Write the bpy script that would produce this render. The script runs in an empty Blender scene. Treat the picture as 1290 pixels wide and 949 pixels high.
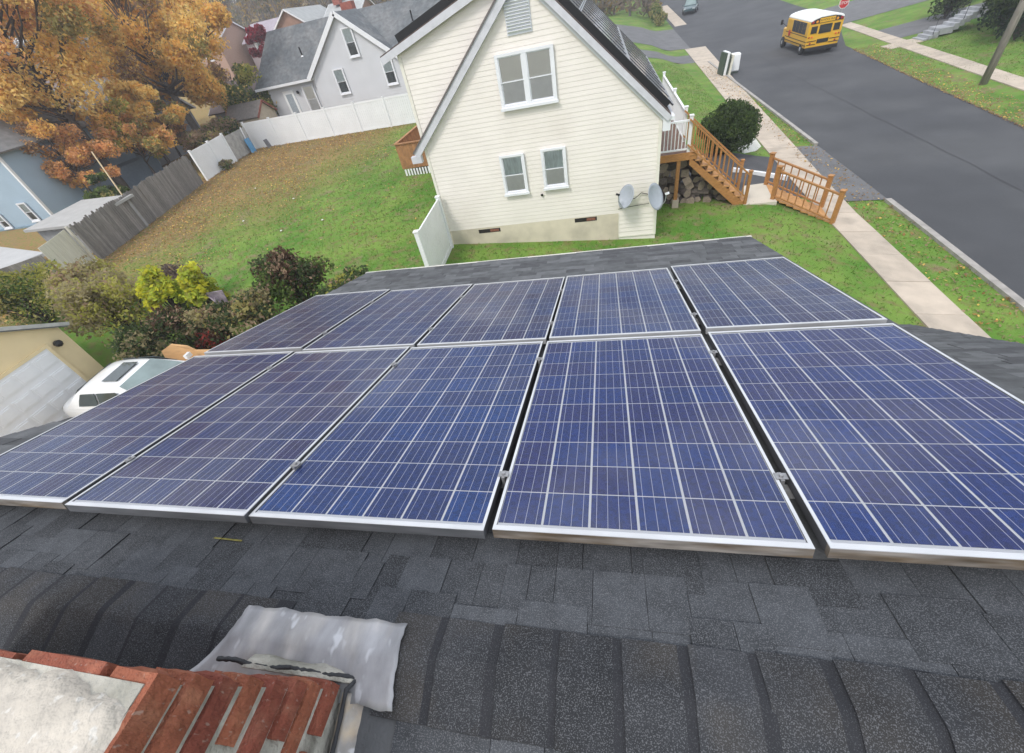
import bpy, math, random
import numpy as np
from mathutils import Matrix, Vector
random.seed(7); RNG = np.random.default_rng(7)
scene = bpy.context.scene
col = scene.collection
R_ = math.radians

# ---------------------------------------------------------------- camera, sky, sun, exposure
# Everything below is written relative to the photographer's eye on the roof; the whole place is lifted to HEIGHT at the end.
HEIGHT = 7.4
HAZE = .0016                          # density of the air, per metre
cd = bpy.data.cameras.new('camera'); cam = bpy.data.objects.new('camera', cd); col.objects.link(cam)
cd.sensor_width = 36.0; cd.lens = 14.521; cd.clip_start = 0.05; cd.clip_end = 3000
CM = Matrix(((0.973892, 0.021839, 0.225958), (0.148265, 0.692554, -0.705965), (-0.171906, 0.721035, 0.671235)))
cam.matrix_world = CM.to_4x4()
scene.camera = cam
SUN_EL, SUN_AZ = 52.0, 205.0          # compass style: 0 = +Y, clockwise
w = bpy.data.worlds.new('World'); scene.world = w; w.use_nodes = True
nt = w.node_tree; nt.nodes.clear()
out = nt.nodes.new('ShaderNodeOutputWorld'); bg = nt.nodes.new('ShaderNodeBackground')
sky = nt.nodes.new('ShaderNodeTexSky'); sky.sky_type = 'NISHITA'; sky.sun_disc = False
sky.sun_elevation = R_(SUN_EL); sky.sun_rotation = R_(SUN_AZ); sky.air_density = 1.0; sky.dust_density = 2.0
tc = nt.nodes.new('ShaderNodeTexCoord'); cn = nt.nodes.new('ShaderNodeTexNoise')
cn.inputs['Scale'].default_value = 2.3; cn.inputs['Detail'].default_value = 5; cn.inputs['Roughness'].default_value = .55
cr = nt.nodes.new('ShaderNodeMapRange'); cr.inputs[1].default_value = .36; cr.inputs[2].default_value = .62
cr.inputs[3].default_value = .45; cr.inputs[4].default_value = .95
mx = nt.nodes.new('ShaderNodeMix'); mx.data_type = 'RGBA'
mx.inputs[7].default_value = (7.6, 7.9, 8.3, 1)      # the white cloud sheet of an overcast day
nt.links.new(tc.outputs['Generated'], cn.inputs['Vector']); nt.links.new(cn.outputs['Fac'], cr.inputs[0])
nt.links.new(cr.outputs[0], mx.inputs[0]); nt.links.new(sky.outputs[0], mx.inputs[6])
nt.links.new(mx.outputs[2], bg.inputs['Color']); bg.inputs['Strength'].default_value = 0.12
nt.links.new(bg.outputs[0], out.inputs['Surface'])
sl = bpy.data.lights.new('sun', 'SUN'); so = bpy.data.objects.new('sun', sl); col.objects.link(so)
sl.energy = 1.3; sl.angle = R_(14); sl.color = (1, .96, .9)
_d = Vector((math.sin(R_(SUN_AZ))*math.cos(R_(SUN_EL)), math.cos(R_(SUN_AZ))*math.cos(R_(SUN_EL)), math.sin(R_(SUN_EL))))
so.rotation_euler = _d.to_track_quat('Z', 'Y').to_euler()
vs = scene.view_settings; vs.view_transform = 'Standard'; vs.look = 'None'; vs.exposure = 0.74; vs.gamma = 1.0; vs.use_curve_mapping = False
scene.cycles.max_bounces = 6; scene.cycles.transparent_max_bounces = 12; scene.cycles.caustics_reflective = False; scene.cycles.caustics_refractive = False

# ---------------------------------------------------------------- materials
MATS = {}
def mat(name, c, rough=.75, var=.18, scale=6.0, bump=0.0, bscale=60.0, metal=0.0, rnd=0.0, spec=.4, c2=None, c2scale=2.0, c2lo=.45, c2hi=.6, coat=0.0, speck=None, hue=0.0, stretch=None):
    """Principled surface: colour c, patchy variation, an optional second colour (stains, moss), per-object variation, granules."""
    if name in MATS: return MATS[name]
    m = bpy.data.materials.new(name); m.use_nodes = True; n = m.node_tree; L = n.links
    p = n.nodes['Principled BSDF']; geo = n.nodes.new('ShaderNodeNewGeometry'); pos = geo.outputs['Position']
    if stretch:
        vm = n.nodes.new('ShaderNodeVectorMath'); vm.operation = 'MULTIPLY'; vm.inputs[1].default_value = stretch
        L.new(pos, vm.inputs[0]); pos = vm.outputs[0]
    def noise(s, det=4):
        t = n.nodes.new('ShaderNodeTexNoise'); t.inputs['Scale'].default_value = s; t.inputs['Detail'].default_value = det
        L.new(pos, t.inputs['Vector']); return t.outputs['Fac']
    def rng(v, a, b, lo, hi):
        r = n.nodes.new('ShaderNodeMapRange'); r.inputs[1].default_value = a; r.inputs[2].default_value = b
        r.inputs[3].default_value = lo; r.inputs[4].default_value = hi; L.new(v, r.inputs[0]); return r.outputs[0]
    def mixc(fac, a, b, mode='MIX'):
        x = n.nodes.new('ShaderNodeMix'); x.data_type = 'RGBA'; x.blend_type = mode
        for s, v in ((0, fac), (6, a), (7, b)):
            if hasattr(v, 'default_value') or hasattr(v, 'links'): L.new(v, x.inputs[s])
            elif isinstance(v, tuple): x.inputs[s].default_value = (*v, 1)
            else: x.inputs[s].default_value = v
        return x.outputs[2]
    def scale_c(cin, fac):
        v = n.nodes.new('ShaderNodeVectorMath'); v.operation = 'SCALE'
        L.new(cin, v.inputs[0]); L.new(fac, v.inputs['Scale']); return v.outputs[0]
    base = n.nodes.new('ShaderNodeRGB'); base.outputs[0].default_value = (*c, 1); cc = base.outputs[0]
    if c2: cc = mixc(rng(noise(c2scale, 5), c2lo, c2hi, 0, 1), cc, c2)
    if var: cc = scale_c(cc, rng(noise(scale, 5), .25, .75, 1-var, 1+var))
    if rnd:
        oi = n.nodes.new('ShaderNodeObjectInfo'); cc = scale_c(cc, rng(oi.outputs['Random'], 0, 1, 1-rnd, 1+rnd))
    if hue:
        oi = n.nodes.new('ShaderNodeObjectInfo'); hs = n.nodes.new('ShaderNodeHueSaturation'); L.new(cc, hs.inputs['Color'])
        L.new(rng(oi.outputs['Random'], 0, 1, .5-hue, .5+hue), hs.inputs['Hue']); cc = hs.outputs['Color']
    if speck:
        cc = mixc(rng(noise(speck[0], 2), speck[1], speck[1]+.08, 0, speck[3] if len(speck) > 3 else .8), cc, speck[2])
    L.new(cc, p.inputs['Base Color'])
    p.inputs['Roughness'].default_value = rough; p.inputs['Metallic'].default_value = metal; p.inputs['Specular IOR Level'].default_value = spec
    if coat: p.inputs['Coat Weight'].default_value = coat; p.inputs['Coat Roughness'].default_value = .05
    if bump:
        b = n.nodes.new('ShaderNodeBump'); b.inputs['Strength'].default_value = bump; b.inputs['Distance'].default_value = .01
        L.new(noise(bscale, 3), b.inputs['Height']); L.new(b.outputs[0], p.inputs['Normal'])
    MATS[name] = m; return m

def glass_mat(name, rough=.03, tint=(1, 1, 1), dust_sheen=.0, dscale=1.5, ior=1.45):
    """Clear pane: Fresnel mirror over transparency, with sky sheen painted into a film of dust."""
    if name in MATS: return MATS[name]
    m = bpy.data.materials.new(name); m.use_nodes = True; n = m.node_tree; L = n.links; n.nodes.clear()
    o = n.nodes.new('ShaderNodeOutputMaterial'); tr = n.nodes.new('ShaderNodeBsdfTransparent'); tr.inputs[0].default_value = (*tint, 1)
    gl = n.nodes.new('ShaderNodeBsdfGlossy'); gl.inputs['Roughness'].default_value = rough
    fr = n.nodes.new('ShaderNodeFresnel'); fr.inputs[0].default_value = ior
    a = n.nodes.new('ShaderNodeMixShader'); L.new(fr.outputs[0], a.inputs[0]); L.new(tr.outputs[0], a.inputs[1]); L.new(gl.outputs[0], a.inputs[2])
    res = a.outputs[0]
    if dust_sheen:
        df = n.nodes.new('ShaderNodeBsdfDiffuse'); df.inputs[0].default_value = (.62, .60, .58, 1)
        g = n.nodes.new('ShaderNodeNewGeometry'); t = n.nodes.new('ShaderNodeTexNoise'); t.inputs['Scale'].default_value = dscale; t.inputs['Detail'].default_value = 6
        L.new(g.outputs['Position'], t.inputs['Vector']); r = n.nodes.new('ShaderNodeMapRange')
        r.inputs[1].default_value = .48; r.inputs[2].default_value = .78; r.inputs[3].default_value = dust_sheen*.12; r.inputs[4].default_value = dust_sheen
        L.new(t.outputs['Fac'], r.inputs[0]); b = n.nodes.new('ShaderNodeMixShader'); L.new(r.outputs[0], b.inputs[0]); L.new(res, b.inputs[1]); L.new(df.outputs[0], b.inputs[2]); res = b.outputs[0]
    L.new(res, o.inputs['Surface']); MATS[name] = m; return m

# ---------------------------------------------------------------- mesh helpers
class MB:
    def __init__(s): s.v = []; s.f = []; s.m = []; s.k = 0
    def quad(s, *p):
        i = len(s.v); s.v += [tuple(q) for q in p]; s.f.append(tuple(range(i, i+len(p)))); s.m.append(s.k); return s
    def box(s, x0, x1, y0, y1, z0, z1):
        i = len(s.v); s.v += [(x, y, z) for z in (z0, z1) for y in (y0, y1) for x in (x0, x1)]
        s.f += [tuple(i+j for j in q) for q in ((0, 2, 3, 1), (4, 5, 7, 6), (0, 1, 5, 4), (2, 6, 7, 3), (0, 4, 6, 2), (1, 3, 7, 5))]; s.m += [s.k]*6; return s
    def obox(s, c, ax, ay, az, hx, hy, hz):
        c, ax, ay, az = map(Vector, (c, ax, ay, az)); i = len(s.v)
        s.v += [tuple(c+ax*(a*hx)+ay*(b*hy)+az*(d*hz)) for d in (-1, 1) for b in (-1, 1) for a in (-1, 1)]
        s.f += [tuple(i+j for j in q) for q in ((0, 2, 3, 1), (4, 5, 7, 6), (0, 1, 5, 4), (2, 6, 7, 3), (0, 4, 6, 2), (1, 3, 7, 5))]; s.m += [s.k]*6; return s
    def beam(s, a, b, wd, ht, up=(0, 0, 1)):
        a, b = Vector(a), Vector(b); d = (b-a); L = d.length; d.normalize(); u = Vector(up); sd = d.cross(u)
        if sd.length < 1e-4: sd = d.cross(Vector((1, 0, 0)))
        sd.normalize(); u = sd.cross(d); return s.obox((a+b)/2, d, sd, u, L/2, wd/2, ht/2)
    def tube(s, pts, rad, n=8, cap=True):
        pts = [Vector(p) for p in pts]; rad = rad if isinstance(rad, (list, tuple)) else [rad]*len(pts); i0 = len(s.v)
        for k, p in enumerate(pts):
            d = (pts[min(k+1, len(pts)-1)]-pts[max(k-1, 0)]).normalized(); a = d.cross(Vector((0, 0, 1)))
            if a.length < .05: a = d.cross(Vector((1, 0, 0)))
            a.normalize(); b = d.cross(a)
            for j in range(n):
                t = 2*math.pi*j/n; s.v.append(tuple(p+(a*math.cos(t)+b*math.sin(t))*rad[k]))
        for k in range(len(pts)-1):
            for j in range(n):
                a = i0+k*n+j; b = i0+k*n+(j+1) % n; s.f.append((a, a+n, b+n, b)); s.m.append(s.k)
        if cap:
            s.f.append(tuple(i0+j for j in range(n))); s.f.append(tuple(i0+(len(pts)-1)*n+n-1-j for j in range(n))); s.m += [s.k]*2
        return s
    def prism(s, poly, d):
        """closed polygon (3-D points) pushed along vector d"""
        n = len(poly); i = len(s.v); d = Vector(d); s.v += [tuple(p) for p in poly]+[tuple(Vector(p)+d) for p in poly]
        s.f.append(tuple(i+j for j in range(n))); s.f.append(tuple(i+n+n-1-j for j in range(n))); s.m += [s.k]*2
        for j in range(n): s.f.append((i+j, i+n+j, i+n+(j+1) % n, i+(j+1) % n)); s.m.append(s.k)
        return s
    def lathe(s, prof, c, n=16, ax=(0, 0, 1)):
        ax = Vector(ax).normalized(); a = ax.cross(Vector((0, 1, 0.01))).normalized(); b = ax.cross(a); c = Vector(c); i0 = len(s.v)
        for r, z in prof:
            for j in range(n):
                t = 2*math.pi*j/n; s.v.append(tuple(c+ax*z+(a*math.cos(t)+b*math.sin(t))*r))
        for k in range(len(prof)-1):
            for j in range(n):
                p = i0+k*n+j; q = i0+k*n+(j+1) % n; s.f.append((p, q, q+n, p+n)); s.m.append(s.k)
        s.f.append(tuple(i0+n-1-j for j in range(n))); s.f.append(tuple(i0+(len(prof)-1)*n+j for j in range(n))); s.m += [s.k]*2
        return s
    def build(s, name, mats, parent=None, smooth=False, bevel=0.0):
        me = bpy.data.meshes.new(name); o0 = tuple(parent['_o']) if parent is not None and '_o' in parent else (0, 0, 0)
        me.from_pydata([(x-o0[0], y-o0[1], z-o0[2]) for x, y, z in s.v], [], s.f)
        for x in (mats if isinstance(mats, (list, tuple)) else [mats]): me.materials.append(x)
        if any(s.m): me.polygons.foreach_set('material_index', s.m)
        if smooth: me.polygons.foreach_set('use_smooth', [True]*len(me.polygons))
        me.update(); o = bpy.data.objects.new(name, me); col.objects.link(o)
        if parent is not None:
            o.parent = parent
            if '_o' in parent: o['_o'] = o0
        if bevel:
            b = o.modifiers.new('bevel', 'BEVEL'); b.width = bevel; b.segments = 1; b.limit_method = 'ANGLE'
        return o

def tag(o, label=None, cat=None, group=None, kind=None):
    for k, v in (('label', label), ('category', cat), ('group', group), ('kind', kind)):
        if v: o[k] = v
    return o
def thing(name, label, cat, loc, group=None):
    o = bpy.data.objects.new(name, None); col.objects.link(o); o.location = loc; o['_o'] = tuple(loc); o.empty_display_size = .2
    return tag(o, label, cat, group)
def rep(mesh, name, parent, M4, label=None):
    o = bpy.data.objects.new(name, mesh); col.objects.link(o); o.parent = parent
    if parent is not None and '_o' in parent: M4 = Matrix.Translation(-Vector(parent['_o'])) @ M4
    o.matrix_local = M4
    if label: o['label'] = label
    return o
def basis(ax, ay, az, c): 
    m = Matrix((ax, ay, az)).transposed().to_4x4(); m.translation = Vector(c); return m
def np_mesh(name, V, F, mats, mi=None, smooth=False):
    """V (n,3); F (m,k) with one k"""
    me = bpy.data.meshes.new(name); V = np.asarray(V, np.float32); F = np.asarray(F, np.int32); k = F.shape[1]
    me.vertices.add(len(V)); me.vertices.foreach_set('co', V.ravel()); me.loops.add(F.size); me.loops.foreach_set('vertex_index', F.ravel())
    me.polygons.add(len(F)); me.polygons.foreach_set('loop_start', np.arange(0, F.size, k, dtype=np.int32)); me.polygons.foreach_set('loop_total', np.full(len(F), k, np.int32))
    for x in mats: me.materials.append(x)
    if mi is not None: me.polygons.foreach_set('material_index', np.asarray(mi, np.int32))
    if smooth: me.polygons.foreach_set('use_smooth', np.ones(len(F), bool))
    me.update(calc_edges=True); return me
def np_obj(name, me, parent=None, loc=None):
    o = bpy.data.objects.new(name, me); col.objects.link(o); o.parent = parent
    if loc is not None: o.location = loc
    return o

# ---------------------------------------------------------------- the lie of the land
_BX = [-200, -60, -30, -6, 2, 5.6, 7.6, 10.2, 17.9, 21, 30, 60, 200]
_BZ = [-5.5, -6.0, -6.1, -6.29, -6.85, -7.0, -7.42, -7.6, -7.6, -7.4, -6.6, -6.0, -5]
def zg(x, y):
    x = np.asarray(x, float); y = np.asarray(y, float)
    z = np.interp(x, _BX, _BZ) + np.interp(x, [-10, 2, 7, 30], [.028, .02, -.008, -.008])*np.clip(y-14, 0, 60) + .04*np.clip(y-62, 0, 60)*np.clip((x-2)/5, 0, 1)
    z = z - .65*np.clip((8.5-y)/1.5, 0, 1)*np.clip((-4-x)/3, 0, 1)
    return z + 14*np.clip((y-80)/110, 0, 1)*np.clip((-20-x)/40, 0, 1) + 8*np.clip((-75-x)/90, 0, 1)
def zgf(x, y): return float(zg(x, y))

WHITE = mat('white_vinyl', (.78, .79, .80), .4, var=.05, scale=1.2)
TRIM = mat('white_trim', (.74, .75, .78), .45, var=.06, scale=3)
ASPH = mat('asphalt_road', (.054, .056, .062), .9, var=.14, scale=.5, bump=.25, bscale=90, c2=(.072, .074, .079), c2scale=.22, c2lo=.42, c2hi=.62, speck=(130, .62, (.16, .16, .17), .5))
ASPH2 = mat('old_asphalt', (.13, .13, .135), .9, var=.2, scale=1.1, bump=.3, bscale=80, speck=(110, .6, (.22, .22, .22), .5))
CONC = mat('sidewalk_concrete', (.47, .40, .325), .9, var=.12, scale=2.5, bump=.2, bscale=70, rnd=.07, c2=(.36, .31, .255), c2scale=1.3, c2lo=.5, c2hi=.72)
WOOD = mat('stained_deck_wood', (.36, .17, .055), .6, var=.22, scale=9, rnd=.1, stretch=(1, 1, 3), bump=.1, bscale=50)
GREYWOOD = mat('weathered_fence_wood', (.20, .185, .17), .9, var=.28, scale=5, rnd=.22, stretch=(4, 4, .7), bump=.3, bscale=30)
BLACK = mat('black_plastic', (.012, .012, .014), .5, var=.1)
RUBBER = mat('tyre_rubber', (.018, .018, .019), .8, var=.1)

# a crack-sealed, patched street is asphalt too: the seams are laid below
# lawn: green turf, drying to straw and leaf litter towards the back fence
def lawn_mat():
    m = bpy.data.materials.new('lawn_turf'); m.use_nodes = True; n = m.node_tree; L = n.links; p = n.nodes['Principled BSDF']
    g = n.nodes.new('ShaderNodeNewGeometry'); s = n.nodes.new('ShaderNodeSeparateXYZ'); L.new(g.outputs['Position'], s.inputs[0])
    def noise(sc, det=5):
        t = n.nodes.new('ShaderNodeTexNoise'); t.inputs['Scale'].default_value = sc; t.inputs['Detail'].default_value = det; L.new(g.outputs['Position'], t.inputs['Vector']); return t.outputs['Fac']
    def mr(v, a, b, c=0., d=1.):
        r = n.nodes.new('ShaderNodeMapRange'); r.inputs[1].default_value = a; r.inputs[2].default_value = b; r.inputs[3].default_value = c; r.inputs[4].default_value = d; L.new(v, r.inputs[0]); return r.outputs[0]
    def mathn(op, a, b):
        q = n.nodes.new('ShaderNodeMath'); q.operation = op
        for i, v in enumerate((a, b)):
            if isinstance(v, (int, float)): q.inputs[i].default_value = v
            else: L.new(v, q.inputs[i])
        return q.outputs[0]
    def mix(f, a, b):
        x = n.nodes.new('ShaderNodeMix'); x.data_type = 'RGBA'; L.new(f, x.inputs[0])
        for i, v in ((6, a), (7, b)):
            if isinstance(v, tuple): x.inputs[i].default_value = (*v, 1)
            else: L.new(v, x.inputs[i])
        return x.outputs[2]
    c = mix(mr(noise(.55), .38, .62), (.085, .195, .028), (.17, .265, .052))
    c = mix(mr(noise(3.2), .5, .68), c, (.17, .17, .06))
    dist = mathn('ADD', mathn('MULTIPLY', s.outputs[0], -.11), mathn('MULTIPLY', s.outputs[1], .04))
    litter = mr(mathn('ADD', dist, mathn('MULTIPLY', noise(.35), 1.1)), 2.9, 3.8)
    back = mr(s.outputs[0], -4.5, -7.5)
    litter = mathn('MULTIPLY', mathn('MULTIPLY', litter, back), mr(noise(6), .28, .52))
    c = mix(litter, c, (.30, .19, .085))
    bare = mathn('MULTIPLY', mr(noise(.8), .55, .68), mr(noise(4), .38, .58))
    c = mix(bare, c, (.22, .18, .10))
    L.new(c, p.inputs['Base Color']); p.inputs['Roughness'].default_value = .95; p.inputs['Specular IOR Level'].default_value = .15
    b = n.nodes.new('ShaderNodeBump'); b.inputs['Strength'].default_value = .6; b.inputs['Distance'].default_value = .06; L.new(noise(22, 4), b.inputs['Height']); L.new(b.outputs[0], p.inputs['Normal'])
    return m
LAWN = lawn_mat()
def grid_sheet(name, xs, ys, dz, m, fn=None):
    xs = np.asarray(xs, float); ys = np.asarray(ys, float); X, Y = np.meshgrid(xs, ys)
    Z = zg(X, Y)+dz
    if fn: X, Y, Z = fn(X, Y, Z)
    V = np.stack([X.ravel(), Y.ravel(), Z.ravel()], 1); nx = len(xs); ny = len(ys)
    i = (np.arange(ny-1)[:, None]*nx+np.arange(nx-1)[None]).ravel(); F = np.stack([i, i+1, i+1+nx, i+nx], 1)
    return np_obj(name, np_mesh(name, V, F, [m], smooth=True))
def lin(a, b, st): return np.linspace(a, b, max(2, int(round((b-a)/st))+1))
gx = np.unique(np.concatenate([lin(-400, -60, 12), lin(-60, -24, 2), lin(-24, 24, 1), lin(24, 60, 2), lin(60, 400, 12), _BX[1:-1]]))
gy = np.unique(np.concatenate([lin(-120, -8, 8), lin(-8, 40, 1), lin(40, 80, 2), lin(80, 200, 6), lin(200, 900, 50), [7, 8.5, 14, 62, 74, 122, 190]]))
tag(grid_sheet('ground', gx, gy, 0, LAWN), kind='structure')
def strip(name, x0, x1, y0, y1, dz, m, st=1.5):
    xs = np.unique(np.concatenate([lin(x0, x1, 1.0), [b for b in _BX if x0 < b < x1]]))
    return tag(grid_sheet(name, xs, lin(y0, y1, st), dz, m), kind='structure')
# the street runs away from us on the right, a side road joins it beyond the bus
def road_fn(X, Y, Z):
    far = np.clip((Y-46)/14, 0, 1); k = (X-13.75)/4.05
    X2 = 13.75+k*4.05+np.where(k > 0, k*(far*3.0+np.clip((np.minimum(Y, 60)-22.5)*.10-.75, -1.2, 4)), 0)
    return X2, Y, zg(X2, Y)+.03
xs = np.unique(np.concatenate([lin(9.78, 17.7, .9), [10.2]]))
tag(grid_sheet('road', xs, lin(-30, 300, 2), .03, ASPH, road_fn), kind='structure')
strip('side_road', -9, 9.8, 60.5, 76, .024, ASPH2)
strip('cross_street', 17.4, 120, 55.5, 66, .024, ASPH2, 2)
strip('driveway', 2.3, 9.85, 17.0, 21.9, .018, mat('drive_asphalt', (.07, .07, .075), .9, var=.2, scale=1.5, bump=.3, bscale=80))
strip('driveway', 8.4, 9.9, 16.6, 23.2, .026, ASPH2)
strip('driveway', 2.6, 9.9, 50.5, 55.5, .018, ASPH2)
strip('driveway', 22.0, 34, 44.0, 48.6, .018, ASPH2)
strip('driveway', -20, -7.5, -8, 6.9, .018, mat('sandy_drive', (.42, .30, .16), .95, var=.2, scale=2, bump=.3, bscale=40))

# sidewalks, slab by slab
def sidewalk(x0f, x1f, y0, y1, L0):
    p = bpy.data.objects.new('sidewalk', None); col.objects.link(p); p['kind'] = 'structure'; p['_o'] = (0, 0, 0)
    y = y0
    while y < y1-.1:
        e = min(y+L0, y1); yb = e-.018; a0, a1, b0, b1 = x0f(y), x1f(y), x0f(yb), x1f(yb); t = .045+random.uniform(-.006, .006)
        mb = MB(); q = [(a0, y), (a1, y), (b1, yb), (b0, yb)]
        mb.prism([(x, yy, zgf(x, yy)+t) for x, yy in q], (0, 0, -.12))
        mb.build('slab', CONC, p); y = e
    return p
sidewalk(lambda y: 7.32+max(0, y-18)*.042, lambda y: 8.38+max(0, y-16)*.064, -2.4, 60.2, 1.5)
sidewalk(lambda y: 19.4+(y-25)*.09, lambda y: 20.4+(y-26)*.088, 10, 55.2, 1.55)
sidewalk(lambda y: 10.2, lambda y: 11.75, 78, 102, 2)
# kerbs: a pale concrete edge on our side
def kerb(x0, x1, y0, y1):
    k = MB()
    for a in np.arange(y0, y1, 3.0):
        b = min(a+2.985, y1); k.prism([(x0, a, zgf(x0, a)+.10), (x1, a, zgf(x0, a)+.10), (x1, b, zgf(x0, b)+.10), (x0, b, zgf(x0, b)+.10)], (0, 0, -.3))
    tag(k.build('kerb', mat('kerb_concrete', (.33, .31, .29), .9, var=.25, scale=3, bump=.3, bscale=40)), kind='structure')
kerb(9.62, 9.80, -4, 16.5); kerb(9.66, 9.82, 23.3, 50)

# tar seams and a few cracks in the street
cm0 = MB(); random.seed(3)
def seam(pts, wd):
    for (a, b) in zip(pts[:-1], pts[1:]):
        dx, dy = b[0]-a[0], b[1]-a[1]; l = math.hypot(dx, dy); nx_, ny_ = -dy/l*wd, dx/l*wd
        cm0.quad(*[(x, y, zgf(x, y)+.037) for x, y in ((a[0]-nx_, a[1]-ny_), (b[0]-nx_, b[1]-ny_), (b[0]+nx_, b[1]+ny_), (a[0]+nx_, a[1]+ny_))])
seam([(13.4+random.uniform(-.05, .05)+max(0, y-40)*.03, y) for y in np.arange(4, 60, 1.5)], .018)
for y0 in (33,): seam([(10+.5*k, y0+random.uniform(-.18, .18)) for k in range(random.choice((5, 9, 13)))], .012)
for k in range(1): 
    x, y = random.uniform(10.5, 16), random.uniform(12, 40); seam([(x+.3*j+random.uniform(-.1, .1), y+.6*j+random.uniform(-.2, .2)) for j in range(7)], .010)
tag(cm0.build('road_seams', mat('tar_seam', (.045, .046, .05), .85, var=.2)), kind='structure')
# ================================================================ our house: the roof we stand on
U = Vector((0.999975, 0, 0.007074)).normalized(); V = Vector((0.001899, 0.963281, -0.268489)); N = Vector((-0.006815, 0.268496, 0.963257)); V = N.cross(U)
O = Vector((-0.398958, 0.638750, -1.336268))
def RP(u, v, n): return O+U*u+V*v+N*n
HR = -.11                                   # shingle surface below the panel tops
CREST = -.385
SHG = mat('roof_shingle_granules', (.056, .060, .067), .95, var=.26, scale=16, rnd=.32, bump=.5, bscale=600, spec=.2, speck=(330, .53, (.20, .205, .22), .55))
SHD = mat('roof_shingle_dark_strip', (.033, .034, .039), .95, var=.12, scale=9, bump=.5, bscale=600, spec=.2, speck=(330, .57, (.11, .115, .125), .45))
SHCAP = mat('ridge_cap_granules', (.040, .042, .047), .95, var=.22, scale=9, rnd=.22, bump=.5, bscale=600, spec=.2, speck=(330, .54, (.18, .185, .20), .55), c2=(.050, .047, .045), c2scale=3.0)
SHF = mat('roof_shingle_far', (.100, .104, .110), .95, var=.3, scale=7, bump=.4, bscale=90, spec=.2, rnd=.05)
house = thing('shingled_house', 'house in the foreground whose dark shingled roof carries the blue solar panels', 'house', (-.7, 1.0, zgf(-.7, 1)))
UL, UR, VE = -3.27, 2.19, 4.93
rb = MB()
def slab(a, b, c, d, t=.14, nrm=None):
    nrm = nrm or (Vector(b)-Vector(a)).cross(Vector(d)-Vector(a)).normalized()
    rb.prism([a, b, c, d], -nrm*t)
cr_l, cr_r = RP(UL, CREST, HR), RP(UR, CREST, HR)
slab(cr_l, cr_r, RP(UR, VE, HR), RP(UL, VE, HR), .16)          # low rear dormer roof
c30, s30 = math.cos(R_(30)), math.sin(R_(30)); c25, s25 = math.cos(R_(18)), math.sin(R_(18))
sd_f = Vector((0, c30, -s30)); sd_b = Vector((0, -c25, -s25))
XL, XR = -5.45, 4.1
el, er = Vector((XL, cr_l.y, cr_l.z)), Vector((XR, cr_r.y, cr_r.z))
slab(el, cr_l, cr_l+sd_f*5.9, el+sd_f*5.9); slab(cr_r, er, er+sd_f*5.9, cr_r+sd_f*5.9)
slab(er, el, el+sd_b*4.8, er+sd_b*4.8)
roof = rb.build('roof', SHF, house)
# walls under it
wb = MB(); zb = -7.6; yb, yf = cr_l.y-4.1, cr_l.y+4.9
X0, X1 = XL+.25, XR-.25
SID_OUR = mat('house_siding', (.5, .5, .48), .7, var=.08, scale=2)
for x0, x1 in ((X0, X0+.12), (X1-.12, X1)):
    wb.prism([(x0, yb, zb), (x0, yf, zb), (x0, yf, cr_l.z-2.98), (x0, cr_l.y, cr_l.z-.2), (x0, yb, cr_l.z-1.55)], (x1-x0, 0, 0))
wb.box(X0+.12, X1-.12, yf-.12, yf, zb, cr_l.z-2.98); wb.box(X0+.12, X1-.12, yb, yb+.12, zb, cr_l.z-1.55)
ed = RP(0, VE-.35, HR)
for u in (UL+.2, UR-.32):                                     # dormer cheeks and front
    a, b = RP(u, .1, HR-.17), RP(u, VE-.35, HR-.17); wb.prism([a, b, b+Vector((0, 0, -1.2)), a+Vector((0, 0, -.6))], U*.12)
a, b = RP(UL+.325, VE-.36, HR-.17), RP(UR-.325, VE-.36, HR-.17); wb.prism([a, b, b+Vector((0, 0, -1.9)), a+Vector((0, 0, -1.9))], Vector((0, -.12, 0)))
wb.build('wall', SID_OUR, house)
# drip edge along the low eave and a thin metal edge down the rakes
g = MB()
a, b = RP(UL-.01, VE-.004, HR+.008), RP(UR+.01, VE-.004, HR+.008)
g.prism([a, b, b+V*.05, a+V*.05], -N*.13)
g.build('drip_edge', mat('white_aluminium', (.66, .64, .58), .45, var=.12, scale=6), house)

# shingle courses, piece by piece where we can pick them apart
unit = MB().box(0, 1, 0, 1, 0, 1).build('shingle_proto', SHG).data
bpy.data.objects.remove(bpy.data.objects['shingle_proto'])
def shingle(u0, u1, v0, v1, n, skew=0.0):
    # tail (low end, v1) lies proud; head tucks under the next course up
    tilt = .007; vv = (V*(v1-v0)+N*tilt); 
    m = basis(U*(u1-u0), vv+U*skew, N*.0045, RP(u0, v0, HR+n-.002)); m4 = m
    rep(unit, 'shingle', roof, m4)
for k, (v0, v1) in enumerate(((-.345, -.185), (-.235, -.058), (-.108, .075))):
    u = -3.2+random.random()*.2
    while u < 2.15:
        wd = random.choice((.085, .10, .12, .14, .16, .18, .21)); hi = random.random() < .55
        shingle(u, min(u+wd-.002, 2.185), v0, v1-(random.choice((.0, .0, .035)) if hi else 0), (.004 if hi else .0)+k*.0005-.001+.0012*random.random(), 0)
        u += wd
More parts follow.
